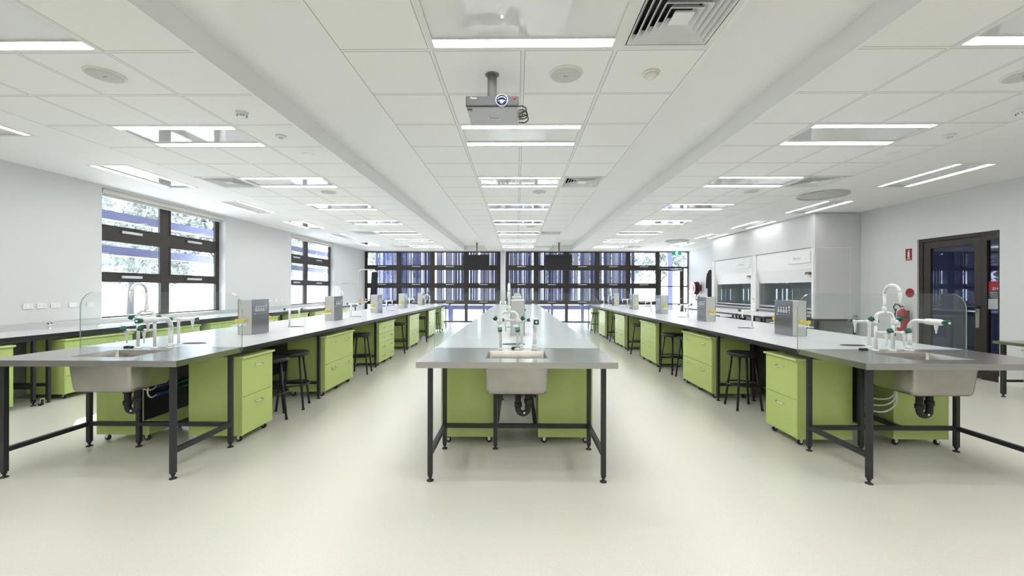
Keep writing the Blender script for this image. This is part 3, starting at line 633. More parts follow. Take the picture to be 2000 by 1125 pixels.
def faucet():
    t = thing('laboratory_faucet', 'x', 'faucet'); b = MB()
    for x in (-.075, .075):
        flange(b, x, 0); b.tube([(x, 0, .005), (x, 0, .25)], [.012, .012], 14); b.lathe((x, 0, .225), [(.013, 0), (.017, .01), (.017, .05), (.013, .06)], 16)
    b.build('faucet_columns', 'tap_white', t)
    b = MB(); b.tube([(-.075, 0, .28)] + arc((-.03, 0, .285), .045, 180, 90, (1, 0, 0), (0, 0, 1), 6) + arc((.03, 0, .285), .045, 90, 0, (1, 0, 0), (0, 0, 1), 6) + [(.075, 0, .28)], .0125, 12)
    b.build('bridge_pipe', 'tap_white', t)
    b = MB(); b.lathe((0, 0, .33), [(.013, 0), (.017, .006), (.017, .045), (.013, .055)], 16)
    b.tube([(0, 0, .35), (0, 0, .50)] + arc((0, -.073, .50), .073, 0, 172, (0, 1, 0), (0, 0, 1), 12), .0115, 12)
    b.lathe((0, -.147, .500), [(.0135, .008), (.014, -.01), (.0135, -.03), (.009, -.045), (.0065, -.075), (.005, -.08)], 14); b.build('swan_neck_spout', 'tap_white', t)
    for x, sg in ((-.075, -1), (.075, 1)):
        b = MB(); b.tube([(x, 0, .165), (x, -.10, .165)], .0105, 12); b.lathe((x, -.10, .165), [(.013, -.02), (.016, -.012), (.016, .012), (.012, .022)], 14, (0, -1, 0)); nozzle(b, x, -.105, .158)
        v = b.build('side_outlet', 'tap_white', t); knob((x, -.122, .176), (0, -.75, .5), t)
        b = MB(); b.tube([(x, 0, .225), (x + sg * .022, -.006, .25), (x + sg * .034, -.008, .262)], [.014, .015, .013], 12); b.build('valve_stem', 'tap_white', t); knob((x + sg * .034, -.008, .262), (sg * .7, -.2, .7), t)
    return Kind(t)
KF = faucet()
def eyewash():
    t = thing('eyewash_tap', 'x', 'tap'); b = MB(); flange(b, 0, 0, .035)
    b.tube([(0, 0, .004), (0, 0, .19)] + arc((0, -.075, .19), .075, 0, 90, (0, 1, 0), (0, 0, 1), 8) + [(0, -.15, .265)], .0175, 16); b.lathe((0, 0, .004), [(.026, 0), (.026, .03), (.019, .04)], 18); b.build('bent_column', 'tap_white', t)
    b = MB(); b.lathe((0, -.14, .265), [(.018, 0), (.024, .01), (.026, .05), (.026, .13), (.02, .145)], 20, (0, -1, 0)); nozzle(b, 0, -.23, .245, .075); b.build('valve_body', 'tap_white', t)
    b = MB(); b.lathe((0, -.285, .265), [(.012, 0), (.012, .012)], 14, (0, -1, 0)); b.build('valve_collar', 'knob_green', t); knob((0, -.293, .265), (0, -1, 0), t, r=.021, l=.04)
    b = MB(); b.lathe((0, -.332, .265), [(.009, 0), (.009, .004)], 14, (0, -1, 0)); b.build('knob_cap', 'tap_white', t)
    return Kind(t)
KE = eyewash()
def double_tap(d):
    t = thing('double_tap', 'x', 'tap'); b = MB(); flange(b, 0, 0, .025); b.tube([(0, 0, .005), (0, 0, .235)], .0115, 14); b.lathe((0, 0, .215), [(.012, 0), (.016, .008), (.016, .035), (.010, .042)], 16); b.build('tap_column', 'tap_white', t)
    b = MB(); b.tube([(-.05 * d, -.0, .238), (.16 * d, -.0, .238)], .0115, 12)
    for x in (.02 * d, .15 * d): nozzle(b, x, -.022, .235); b.lathe((x, -.0, .238), [(.015, -.012), (.016, .02), (.012, .034)], 14, (0, -1, 0))
    b.build('twin_outlet', 'tap_white', t); knob((-.05 * d, 0, .238), (-d, 0, .25), t, r=.016, l=.03); knob((.16 * d, 0, .238), (d, 0, .25), t, r=.016, l=.03)
    return Kind(t)
KT = {1: double_tap(1), -1: double_tap(-1)}
FX = {'L': -.075, 'C': -.068, 'R': -.035}; EX = {'L': .125, 'C': .158, 'R': .205}
for s in 'LCR':
    KF.put('white swan-neck faucet with green knobs at the near sink of the %s bench' % NM[s], (CXS[s] + FX[s], 3.625, BH), 0, 'swan-neck faucets')
    KE.put('white bent tap with green end knob beside the near sink of the %s bench' % NM[s], (CXS[s] + EX[s], 3.65, BH), 0, 'bent taps beside the sinks')
    KF.put('white swan-neck faucet at the far sink of the %s bench' % NM[s], (CXS[s] - FX[s], 14.40, BH), PI, 'swan-neck faucets')
    KE.put('white bent tap beside the far sink of the %s bench' % NM[s], (CXS[s] - EX[s], 14.40, BH), PI, 'bent taps beside the sinks')
    for k, y in enumerate(TY):
        KT[TDIR[s]].put('white double water tap on the %s bench, %s' % (NM[s], ['closest to the glass screen', 'second from the camera', 'third from the camera', 'fourth from the camera', 'fifth from the camera'][k]), (CXS[s] + TAPX[s], y, BH), 0, 'double water taps on the benches')
pl = MB(); pl.lathe((-.012, 0, 0), [(.022, .0003), (.022, .012), (.016, .017), (.006, .018)], 16); pl.lathe((.028, .004, 0), [(.018, .0003), (.018, .010), (.010, .016)], 14); pl = pl.build('sink_plug', 'black'); first = True
for s, x, y in (('C', -.015, 3.655), ('R', -.19, 3.66), ('L', -.255, 3.64)):
    o = pl if first else pl.copy()
    if not first: COL.objects.link(o)
    first = False; o.location = (CXS[s] + x, y, BH); tag(o, 'small black rubber plug lying beside the tap of the %s bench' % NM[s], 'sink plug', 'black sink plugs')

# service bollards
def bollard(side):
    t = thing('service_bollard', 'x', 'power bollard'); b = MB(); b.box(-.078, .078, 0, .32, 0, .402); b.build('bollard_housing', 'bench_grey', t, bevel=.003)
    for sx in (-1, 1):
        b = MB(); b.use('steel_face').box(*sorted((sx * .0782, sx * .0815)), -.002, .322, .001, .405)
        if sx == side:
            b.use('sign_white'); xx = sx * .0828; xs = sorted((sx * .0817, xx)); fl = (lambda y: y) if side > 0 else (lambda y: .32 - y)
            def bx(y0, y1, z0, z1): b.box(*xs, *sorted((fl(y0), fl(y1))), z0, z1)
            for k in range(4):
                yc = .075 + k * .047; b.lathe((sx * .0817, fl(yc), .318), [(.0105, 0), (.0105, .001)], 16, (sx, 0, 0))
                bx(yc - .013, yc + .013, .288, .298); bx(yc - .015, yc - .008, .262, .29); bx(yc + .008, yc + .015, .262, .29); bx(yc - .013, yc + .013, .262, .270); bx(yc - .010, yc + .010, .277, .282)
            yc = .265; zz = .33
            b._f([b.bm.verts.new((xx, fl(yc + dy), zz + dz)) for dy, dz in ((-.013, -.015), (.013, -.015), (.004, .014), (-.004, .014))])
            bx(yc - .003, yc + .003, .258, .285); b._f([b.bm.verts.new((xx, fl(yc + dy), .285 + dz)) for dy, dz in ((-.003, 0), (.003, 0), (.013, .018), (-.013, .018))])
            b.lathe((sx * .0817, fl(.05), .238), [(.0075, 0), (.0075, .001)], 14, (sx, 0, 0))
            for k in range(11): bx(.066 + k * .018, .070 + k * .018, .236, .239)
        b.build('face_plate', None, t)
    for sy, y0 in ((-1, -.0), (1, .32)):
        b = MB(); b.lathe((0, y0, .122), [(.022, -.001), (.022, .008), (.012, .010)], 16, (0, sy, 0)); b.tube([(0, y0, .122), (0, y0 + sy * .15, .122)], [.011, .009], 12); b.tube([(0, y0 + sy * .05, .122), (.055, y0 + sy * .065, .115)], [.009, .0045], 10); b.tube([(0, y0 + sy * .05, .122), (-.055, y0 + sy * .065, .115)], [.009, .0045], 10)
        b.tube([(0, y0 + sy * .13, .122), (.05, y0 + sy * .155, .115)], [.009, .0045], 10); b.tube([(0, y0 + sy * .13, .122), (-.05, y0 + sy * .155, .115)], [.009, .0045], 10)
        for q in (.035, .135): b.tube([(0, y0 + sy * q, .122), (0, y0 + sy * q, .145)], .0085, 10)
        g = b.build('gas_tap', 'tap_white', t)
        for q in (.035, .135): knob((0, y0 + sy * q, .143), (0, 0, 1), g, 'yellow', .020, .044)
    return Kind(t)
KB = {'L': bollard(1), 'C': bollard(1), 'R': bollard(-1)}; BO = {'L': .095, 'C': .01, 'R': -.035}
for s in 'LCR':
    for k in range(5):
        KB[s].put('steel-faced service bollard with yellow gas taps, %s bench, %s from camera' % (NM[s], ORD[k]), (CXS[s] + BO[s], 4.70 + 2.14 * k, BH + .001), 0, 'service bollards on the benches')

# ------------------------------------------------------------------ drawer units (front face looks along +x, front left corner region at origin)
def drawer_unit(w, rows, handles, hgt=.80, depth=.50, zsplit=None):
    """origin on the floor under the middle of the unit; front faces +x"""
    t = thing('drawer_unit', 'x', 'drawer unit'); z0 = .066; hd = depth / 2; hw = w / 2
    b = MB(); b.box(-hd, hd - .018, -hw, hw, z0, hgt - .022); b.build('carcass', 'green', t, bevel=.002)
    b = MB(); b.box(-hd - .004, hd + .022, -hw - .012, hw + .012, hgt - .021, hgt); b.build('top_panel', 'green_edge', t, bevel=.004)
    n = rows; zs = [z0 + .003 + (hgt - .026 - z0 - .003) * k / n for k in range(n + 1)]
    for k in range(n):
        b = MB(); b.box(hd - .0175, hd, -hw + .014, hw - .014, zs[k] + .002, zs[k + 1] - .002); d = b.build('drawer_front', 'green', t, bevel=.0015)
        ys = [0] if handles == 1 else [-hw + w * .26, hw - w * .26]
        for y in ys:
            zc = zs[k + 1] - min(.075, (zs[k + 1] - zs[k]) * .42); h = MB()
            h.tube([(hd, y - .055, zc), (hd + .024, y - .045, zc - .004), (hd + .030, y, zc - .008), (hd + .024, y + .045, zc - .004), (hd, y + .055, zc)], .005, 8); h.build('drawer_handle', 'chrome', d)
    for q in ((-hw, -hw + .013), (hw - .013, hw)): sp = MB(); sp.box(hd - .0178, hd - .0005, *q, z0, hgt - .022); sp.build('side_stile', 'green', t)
    ys = (-hw + .05, hw - .05) if w < .7 else (-hw + .05, 0, hw - .05)
    for x in (-hd + .06, hd - .06):
        for y in ys:
            b = MB(); b.use('rubber').lathe((x, y - .011, .0255), [(.018, 0), (.0255, .003), (.0255, .019), (.018, .022)], 18, (0, 1, 0)); b.use('chrome').box(x - .014, x + .012, y - .0165, y - .0125, .025, .060); b.box(x - .014, x + .012, y + .0125, y + .0165, .025, .060)
            b.box(x - .022, x + .022, y - .02, y + .02, .060, .0655); b.lathe((x, y - .018, .0255), [(.006, 0), (.006, .036)], 10, (0, 1, 0)); b.build('caster', None, t)
    return Kind(t)
K1 = drawer_unit(.47, 2, 1); K2 = drawer_unit(.93, 2, 2); K4 = drawer_unit(.93, 4, 2)
GR = 'lime green drawer units'
rowsL = [(K1, 3.77, .47), (K2, 5.41, .93), (K4, 7.55, .93), (K2, 9.70, .93), (K2, 11.85, .93), (K1, 13.79, .47)]
rowsR = [(K1, 3.77, .47), (K2, 5.41, .93), (K2, 7.58, .93), (K2, 9.78, .93), (K2, 11.93, .93), (K1, 13.79, .47)]
desc = ['single-width lime green drawer unit', 'double-width lime green drawer unit']
for s in 'LR':
    sg = 1 if s == 'L' else -1
    for k, (K, y, w) in enumerate(rowsL if s == 'L' else rowsR):
        lab = '%s, aisle side of %s bench, %s from camera' % ('four-row lime green drawer unit' if K is K4 else desc[w > .7], NM[s], ORD[k])
        K.put(lab, (CXS[s] + sg * .44, y + w / 2, 0), 0 if s == 'L' else PI, GR)
    for k, (y, w, K) in enumerate(((3.79, .47, K1), (5.41, .93, K2), (7.58, .93, K2), (9.75, .93, K2), (11.9, .93, K2))):
        K.put('lime green drawer unit, outer side of %s bench, %s from camera' % (NM[s], ORD[k]), (CXS[s] - sg * .445, y + w / 2, 0), PI if s == 'L' else 0, GR)
for sg, nm in ((-1, 'left'), (1, 'right')):
    for k, (y, w, K) in enumerate(((3.79, .47, K1), (5.41, .93, K2), (7.58, .93, K2), (9.75, .93, K2), (11.9, .93, K2))):
        K.put('lime green drawer unit, %s side of centre bench, %s from camera' % (nm, ORD[k]), (sg * .448 , y + w / 2, 0), PI if sg < 0 else 0, GR)

# ------------------------------------------------------------------ stools
def stool():
    t = thing('lab_stool', 'x', 'stool'); b = MB(); b.lathe((0, 0, .632), [(.165, 0), (.18, .006), (.186, .018), (.184, .034), (.172, .043), (.10, .046), (0.0, .046)], 36); b.build('seat', 'vinyl_seat', t)
    b = MB(); b.lathe((0, 0, .618), [(.12, 0), (.12, .0139)], 28); b.build('seat_plate', 'black_metal', t)
    for k in range(4):
        a = PI / 4 + PI / 2 * k; c, s = math.cos(a), math.sin(a); b = MB(); b.tube([(c * .125, s * .125, .628), (c * .205, s * .205, .012)], .0125, 12); l = b.build('leg', 'black', t)
        b = MB(); b.lathe((c * .206, s * .206, 0), [(.015, 0), (.015, .02), (.013, .026)], 12); b.build('leg_tip', 'rubber', l)
    b = MB(); b.tube([(math.cos(2 * PI * k / 32) * .178, math.sin(2 * PI * k / 32) * .178, .29) for k in range(32)], .009, 8, closed=True); b.build('foot_ring', 'black', t)
    return Kind(t)
KST = stool()
for x, y, a, lab in ((-2.70, 4.93, .25, 'black backless stool beside the double unit, left bench'), (-2.72, 4.50, .6, 'black backless stool beside the nearest single unit, left bench'), (-2.66, 6.97, .1, 'black stool before the four-row unit, left bench'),
                     (-2.66, 9.16, .3, 'black stool beyond the four-row unit, left bench'), (-2.60, 11.15, .2, 'black stool before the fifth unit, left bench'), (-2.68, 13.35, .5, 'farthest black stool, left bench'),
                     (2.75, 5.02, .0, 'black stool standing alone nearest the camera, right bench'), (2.68, 7.10, .4, 'black stool beside the third unit, right bench'), (2.78, 6.66, .1, 'black stool beside the second unit, right bench'),
                     (2.72, 9.05, .5, 'black stool beyond the third unit, right bench'), (2.72, 11.15, .2, 'black stool before the fifth unit, right bench'), (2.62, 13.5, .3, 'farthest black stool, right bench')):
    KST.put(lab, (x, y, 0), a, 'black stools along the benches')

# ------------------------------------------------------------------ wall bench on the left
t = thing('wall_bench', 'pale worktop on black legs running along the left wall under the windows', 'bench', (-6.25, -1.0, 0)); T = Matrix.Translation((6.25, 1.0, 0))
WH = .865; ya, yb = -1.0, 15.2
b = MB(); b.box(-6.655, -5.84, ya, yb, WH - .022, WH); b.build('worktop', 'bench_white', t, M4=T)
b = MB(); b.box(-5.842, -5.838, ya, yb, WH - .022, WH - .002); b.build('worktop_edging', 'black', t, M4=T)
b = MB(); b.box(-6.644, -6.63, ya, yb, WH + .0005, WH + .085); b.build('upstand', 'bench_grey', t, M4=T)
b = MB(); b.box(-5.90, -5.865, ya, yb, WH - .075, WH - .0225); b.box(-6.62, -6.59, ya, yb, WH - .075, WH - .0225); b.build('top_rail', 'black_metal', t, M4=T)
for y in (-.8, 1.4, 3.5, 4.93, 5.09, 6.40, 7.55, 8.85, 10.2, 11.55, 12.95, 14.9):
    for x in (-5.885, -6.60):
        l = leg_mesh(x, y, WH - .074).build('leg', 'black_metal', t, M4=T, bevel=.003); foot_mesh(x, y).build('levelling_foot', 'rubber', l, M4=T)
    b = MB(); b.box(-6.58, -5.905, y - .0172, y + .0172, .205, .24); b.build('cross_rail', 'black_metal', t, M4=T)
b = MB(); b.use('rubber').lathe((-5.81, 4.93, .032), [(.025, 0), (.032, .004), (.032, .022), (.025, .026)], 20, (0, 1, 0)); b.use('chrome').box(-5.84, -5.79, 4.918, 4.927, .03, .085); b.box(-5.84, -5.79, 4.959, 4.968, .03, .085); b.box(-5.866, -5.785, 4.915, 4.97, .082, .09)
b.build('brake_caster', None, t, M4=T)
KWL = drawer_unit(.93, 3, 2, .775)
for k, y in enumerate((3.74, 5.21, 6.53, 7.72, 9.0, 10.42, 11.75, 13.1)):
    KWL.put('three-row lime green drawer unit under left wall bench, %s from camera' % ORD[k], (-6.06, y + .465, 0), 0, GR)
# sockets
t = thing('power_socket', 'x', 'socket'); b = MB(); b.box(.0, .012, -.058, .058, -.036, .036); b.build('socket_plate', 'white', t, bevel=.004)
for y in (-.03, .03):
    b = MB()
    for a, dx, dz in ((.5, -.009, -.004), (-.5, .009, -.004), (0, 0, -.018)): b.box(.0115, .0124, -.0012, .0012, -.0045, .0045, Matrix.Translation((0, y + dx, dz)) @ Matrix.Rotation(a, 4, 'X'))
    b.build('socket_slot', 'dark_grille', t); b = MB(); b.box(.0118, .0165, y - .006, y + .006, .012, .026); b.build('switch', 'white', t)
KSO = Kind(t)
for k, y in enumerate((4.96, 5.51, 5.67, 5.84, 6.08, 6.33)): KSO.put('white double socket on left wall before first window, %s from left edge' % (['first'] + ORD[1:])[k], (XL + .0005, y, 1.185), 0, 'white wall sockets')
for k, y in enumerate((10.7, 10.98, 11.26, 11.53)): KSO.put('white double power socket on left wall between the windows, %s' % ['nearest', 'second', 'third', 'farthest'][k], (XL + .0005, y, 1.11), 0, 'white wall sockets')
# gas turrets on the wall bench
def turret():
    t = thing('gas_turret', 'x', 'gas tap'); b = MB(); b.lathe((0, 0, 0), [(.022, .0005), (.022, .006), (.012, .01), (.012, .05), (.015, .055), (.015, .075), (.008, .082)], 18); b.build('turret_body', 'chrome', t)
    for s in (-1, 1): b = MB(); b.tube([(0, 0, .065), (.02, s * .045, .065), (.03, s * .07, .062)], [.007, .006, .004], 10); b.build('hose_tail', 'chrome', t); knob((-.0, s * .016, .072), (0, s * .5, 1), t, 'black', .009, .016)
    return Kind(t)
KG = turret()
for lab, y in (('small chrome gas tap on left wall bench nearest the camera', 5.62), ('small chrome gas tap on left wall bench past the first window', 9.9), ('small chrome gas tap on left wall bench under the second window', 13.2)): KG.put(lab, (-6.48, y, WH), 0, 'chrome gas taps on the wall bench')
# towel dispenser and bottles, tap at the end of the wall bench
t = thing('towel_dispenser', 'white paper towel dispenser on left wall past the second window', 'dispenser', (XL + .001, 15.05, 1.12)); b = MB(); b.box(0, .12, -.14, .14, 0, .42); b.build('dispenser_case', 'white', t, bevel=.02); b = MB(); b.box(.02, .10, -.10, .10, -.012, .001); b.build('towel_slot', 'dark_grille', t)
t = thing('wall_bench_faucet', 'white swan-neck faucet on the wall bench below the towel dispenser', 'faucet', (-6.35, 14.6, WH)); b = MB(); flange(b, 0, 0); b.tube([(0, 0, .004), (0, 0, .42)] + arc((.07, 0, .42), .07, 180, 10, (1, 0, 0), (0, 0, 1), 10), .0115, 12); b.lathe((.139, 0, .435), [(.013, 0), (.012, -.04), (.006, -.09)], 12); b.build('swan_neck_spout', 'tap_white', t)
b = MB(); b.tube([(-.0, -.05, .16), (0, .05, .16)], .011, 10); b.build('valve_stem', 'tap_white', t); knob((0, -.05, .16), (0, -1, .2), t, 'black', .016, .03); knob((0, .05, .16), (0, 1, .2), t, 'black', .016, .03)
# safety shower with black apron
t = thing('emergency_shower', 'steel emergency shower and eyewash pipe beside the back left corner', 'shower', (-6.05, 15.6, 0)); b = MB()
b.tube([(0, 0, .012), (0, 0, 2.05)] + arc((.12, 0, 2.05), .12, 180, 90, (1, 0, 0), (0, 0, 1), 8) + [(.62, 0, 2.17)], .02, 14); b.lathe((0, 0, 0), [(.09, 0), (.09, .01), (.03, .014)], 20); b.tube([(-.0, 0, 1.62), (-.16, 0, 1.64), (-.608, 0, 1.64)], .012, 8); b.build('shower_pipe', 'alu', t)
b = MB(); b.lathe((.62, 0, 2.165), [(.02, 0), (.03, -.02), (.10, -.06), (.10, -.07)], 24); b.build('shower_rose', 'chrome', t)
b = MB(); b.tube([(0, 0, .74), (.12, 0, .74), (.20, 0, .80), (.22, 0, .92)], .016, 10); b.lathe((.22, 0, .90), [(.04, 0), (.14, .05), (.15, .06), (.13, .055), (.03, .012)], 24); b.build('eyewash_bowl', 'chrome', t)
for x in (.15, .29): b = MB(); b.tube([(.22, 0, .93), (x, 0, .98), (x, 0, 1.04)], .012, 8); b.lathe((x, 0, 1.03), [(.022, 0), (.026, .03), (.01, .035)], 12); b.build('eyewash_nozzle', 'chrome', t)
b = MB(); b.box(.03, .13, -.03, .0, .92, 1.04); b.build('pull_handle', 'orange', t)
b = MB(); n = 14; R = []
for zz, w0, x0 in ((2.085, .10, .62), (2.0, .125, .62), (1.6, .12, .60), (1.2, .13, .575), (.98, .135, .56)): R.append([Vector((x0 + w0 * math.cos(2 * PI * k / n), .05 * math.sin(2 * PI * k / n) * (1 + .3 * math.cos(3 * 2 * PI * k / n)), zz)) for k in range(n)])
b.loft(R); o = b.build('shower_curtain', 'cloth'); o.location = (-6.05, 15.6, 0); tag(o, 'folded black curtain hanging from the emergency shower arm', 'curtain')

# ------------------------------------------------------------------ right side: fume enclosure
FX0, FY0, FY1 = 6.44, 8.95, 13.66
t = thing('fume_cupboard_enclosure', 'tall white enclosure boxing in two fume cupboards on the right wall', 'cabinet', (FX0, FY0, 0)); T = Matrix.Translation((-FX0, -FY0, 0))
b = MB(); b.box(FX0, XR - .002, FY0, FY0 + .03, .80, HC - .008); b.box(FX0, XR - .002, FY1 - .03, FY1, .80, HC - .008); b.box(FX0, FX0 + .03, FY0 + .03, FY1 - .03, 2.36, HC - .008); b.build('enclosure_panel', 'wall_white', t, M4=T, bevel=.002)
b = MB(); b.box(FX0 + .02, FX0 + .03, FY0 - .003, FY0 - .0, .84, 2.34); b.box(FX0 + .75, FX0 + .758, FY0 - .003, FY0, .84, 2.34); b.box(FX0 + .02, FX0 + .758, FY0 - .003, FY0, 2.33, 2.345); b.build('cover_strip', 'white_rough', t, M4=T)
def fume(y0, y1, lab, num):
    t = thing('fume_cupboard', lab, 'fume cupboard', (FX0, y0, 0), 0, 'white fume cupboards'); T = Matrix.Translation((-FX0, -y0, 0))
    for q in ((y0, y0 + .06), (y1 - .16, y1)): b = MB(); b.box(FX0 - .01, FX0 + .10, *q, .80, 2.355); b.build('side_post', 'white', t, M4=T, bevel=.004)
    b = MB(); b.box(XR - .10, XR - .08, y0 + .061, y1 - .161, .92, 2.3); b.box(FX0 + .08, XR - .1, y0 + .061, y0 + .075, .92, 2.3); b.box(FX0 + .08, XR - .1, y1 - .175, y1 - .161, .92, 2.3); b.box(FX0 + .1, XR - .1, y0 + .061, y1 - .161, 2.28, 2.30); b.build('work_chamber', 'bench_grey', t, M4=T)
    b = MB(); b.box(FX0 + .02, FX0 + .045, y0 + .061, y1 - .161, 1.90, 2.35); b.build('fascia', 'white', t, M4=T, bevel=.003)
    b = MB(); b.quad((FX0 + .02, y0 + .061, 1.90), (FX0 + .02, y1 - .161, 1.90), (FX0 + .10, y1 - .161, 1.62), (FX0 + .10, y0 + .061, 1.62)); b.box(FX0 + .095, FX0 + .13, y0 + .061, y1 - .161, 1.60, 1.625); b.build('sloping_hood', 'white', t, M4=T)
    b = MB(); b.box(FX0 + .11, FX0 + .117, y0 + .061, y1 - .161, 1.02, 1.61); b.build('sash_glass', 'sash_glass', t, M4=T)
    b = MB(); b.box(FX0 + .09, FX0 + .13, y0 + .061, y1 - .161, .99, 1.02); b.box(FX0 + .03, FX0 + .13, y0 + .061, y1 - .161, .91, .945); b.build('sash_rail', 'alu', t, M4=T, bevel=.004)
    b = MB(); b.box(FX0 + .02, XR - .09, y0 + .061, y1 - .161, .866, .905); b.build('chamber_base', 'dark_grille', t, M4=T)
    b = MB(); b.box(FX0 - .02, FX0 + .02, y0 + .10, y0 + .82, 2.03, 2.27); pb = b.build('control_box', 'white', t, M4=T, bevel=.01)
    text_mesh('Thermo', .085, 'sign_grey', pb, T @ Matrix.Translation((FX0 - .0205, y0 + .66, 2.12)) @ Matrix.Rotation(-PI / 2, 4, 'Z') @ Matrix.Rotation(PI / 2, 4, 'X'))
    b = MB(); b.use('proj_dark').box(FX0 + .005, FX0 + .02, y0 + .10, y0 + .28, 1.76, 1.82); b.use('orange').box(FX0 + .005, FX0 + .02, y0 + .085, y0 + .15, 1.71, 1.735); b.use('sign_white').box(FX0 + .003, FX0 + .0049, y0 + .16, y0 + .26, 1.77, 1.785); b.use('blue_plastic').box(FX0 + .003, FX0 + .0049, y0 + .12, y0 + .15, 1.775, 1.80); b.build('control_display', None, t, M4=T)
    for k, z in enumerate((1.19,)):
        g = MB(); g.cyl((FX0 - .012, y1 - .08, z - .09), (FX0 - .03, y1 - .08, z - .09), .012); g.box(FX0 - .03, FX0 - .011, y1 - .10, y1 - .06, z - .03, z + .01); g.build('service_valve', 'yellow', t, M4=T)
fume(8.985, 11.30, 'white fume cupboard with glass sash nearer the camera in the enclosure', 1); fume(11.31, 13.62, 'white fume cupboard with glass sash farther along in the enclosure', 2)
def ftable(y0, y1, lab):
    t = thing('steel_leg_table', lab, 'table', (5.9, y0, 0), 0, 'white-topped tables before the fume cupboards'); T = Matrix.Translation((-5.9, -y0, 0)); x0, x1 = 5.40, 6.42
    b = MB(); b.box(x0, x1, y0, y1, .84, .865); b.build('table_top', 'white', t, M4=T, bevel=.002)
    b = MB()
    for q in ((x0 + .03, x0 + .065, y0 + .03, y1 - .03), (x1 - .065, x1 - .03, y0 + .03, y1 - .03), (x0 + .06, x1 - .06, y0 + .03, y0 + .065), (x0 + .06, x1 - .06, y1 - .065, y1 - .03)): b.box(*q, .795, .8395)
    b.build('apron_rail', 'black_metal', t, M4=T)
    for x in (x0 + .05, x1 - .05):
        for y in (y0 + .05, y1 - .05): l = leg_mesh(x, y, .796).build('leg', 'black_metal', t, M4=T); foot_mesh(x, y).build('levelling_foot', 'rubber', l, M4=T)
ftable(9.05, 10.18, 'white-topped table on black legs nearest the camera before the fume cupboards'); ftable(10.22, 11.6, 'second white-topped table before the fume cupboards'); ftable(11.64, 13.4, 'farthest white-topped table before the fume cupboards')
t = thing('cupboard_stand', 'black steel stand carrying the white fume enclosure', 'stand', (6.9, 11.3, 0)); T = Matrix.Translation((-6.9, -11.3, 0))
b = MB()
for q in ((6.46, 6.50, 8.97, 13.63), (7.30, 7.34, 8.97, 13.63), (6.50, 7.30, 8.97, 9.01), (6.5, 7.3, 13.59, 13.63)): b.box(*q, .755, .799)
b.build('stand_rail', 'black_metal', t, M4=T)
for x in (6.48, 7.32):
    for y in (8.99, 10.1, 11.3, 12.4, 13.6): l = leg_mesh(x, y, .756, .02).build('leg', 'black_metal', t, M4=T); foot_mesh(x, y).build('levelling_foot', 'rubber', l, M4=T)
b = MB(); b.box(7.36, 7.38, 9.0, 13.6, .12, .74); b.build('back_panel', 'grille', t, M4=T)
t = thing('hose_coil', 'coil of black ribbed hose under the near end of the white enclosure', 'hose', (6.95, 9.25, 0)); b = MB()
for k in range(3): b.tube([(.20 * math.cos(2 * PI * j / 28), -.03 + .03 * k, .222 + .2 * math.sin(2 * PI * j / 28)) for j in range(28)], .021, 10, closed=True)
b.build('hose_loops', 'hose_black', t); b = MB(); b.box(-.06, .06, -.06, .06, 0, .015); b.box(-.03, .03, -.01, .01, .015, .05); b.build('coil_holder', 'black_metal', t)
KST2 = KST
for x, y, lab in ((5.75, 12.1, 'black stool pushed under the farthest white-topped table'), (5.85, 10.95, 'black stool pushed under the second white-topped table'), (5.75, 11.35, 'black stool between the second and farthest white-topped tables')): KST2.put(lab, (x, y, 0), .3, 'black stools under the white tables')

# right door and signs
o = bpy.data.objects.new('door_2', None); COL.objects.link(o); struct(o); o.location = (XR, DY0, 0); T = Matrix.Translation((-XR, -DY0, 0)); x0, x1 = XR + .03, XR + .10
b = MB()
for q in ((DY0, DY0 + .045, 0, DZ), (DY1 - .07, DY1, 0, DZ), (DY0, DY1, DZ - .06, DZ), (6.60, 6.68, 0, DZ), (DY0, 6.68, 0, .16), (DY0, 6.68, 2.22, 2.30)): e = .001 * (q[1] - q[0] < .1); b.box(x0 + e, x1 - e, *q)
b.build('door_frame', 'bronze', o, M4=T, bevel=.003)
b = MB()
for q in ((6.69, 6.79, .015, 2.29), (7.50, 7.625, .015, 2.29), (6.69, 7.625, 2.18, 2.29), (6.69, 7.625, .015, .16)): e = .001 * (q[1] - q[0] < .2); b.box(x0 + .012 + e, x1 - .012 - e, *q)
lf = b.build('door_leaf', 'bronze', o, M4=T, bevel=.003)
b = MB(); b.box(x0 + .03, x0 + .038, DY0 + .03, 6.62, .14, 2.24); b.box(x0 + .03, x0 + .038, 6.78, 7.52, .14, 2.2); b.build('door_pane', 'door_glass', o, M4=T)
b = MB(); b.box(x0 - .008, x0 + .014, 6.70, 6.755, .82, 1.13); lk = b.build('lock_plate', 'mount_grey', lf, M4=T, bevel=.003)
b = MB(); b.cyl((x0 - .008, 6.73, 1.085), (x0 - .055, 6.73, 1.085), .011); b.cyl((x0 - .05, 6.73, 1.085), (x0 - .05, 6.87, 1.085), .010); b.build('door_handle', 'chrome', lf, M4=T)
b = MB(); b.lathe((x0 - .008, 6.735, 1.15), [(.028, 0), (.028, .02), (.02, .024)], 18, (-1, 0, 0)); b.build('lock_cylinder', 'black', lf, M4=T)
t = thing('room_sign', 'red, slate and grey room number sign on the narrow door sidelight', 'sign', (x0 + .028, 6.46, 1.13), 0); RX = Matrix.Rotation(-PI / 2, 4, 'Z') @ Matrix.Rotation(PI / 2, 4, 'X')
b = MB(); b.box(-.004, 0, 0, .145, .29, .44); b.build('number_panel', 'sign_red', t); b = MB(); b.box(-.004, 0, 0, .145, .165, .289); b.build('name_panel', 'sign_dark', t); b = MB(); b.box(-.005, 0, .008, .145, 0, .16); b.build('blank_card', 'sign_grey', t)
text_mesh('214', .055, 'sign_white', t, Matrix.Translation((-.0045, .085, .305)) @ RX, name='room_number')
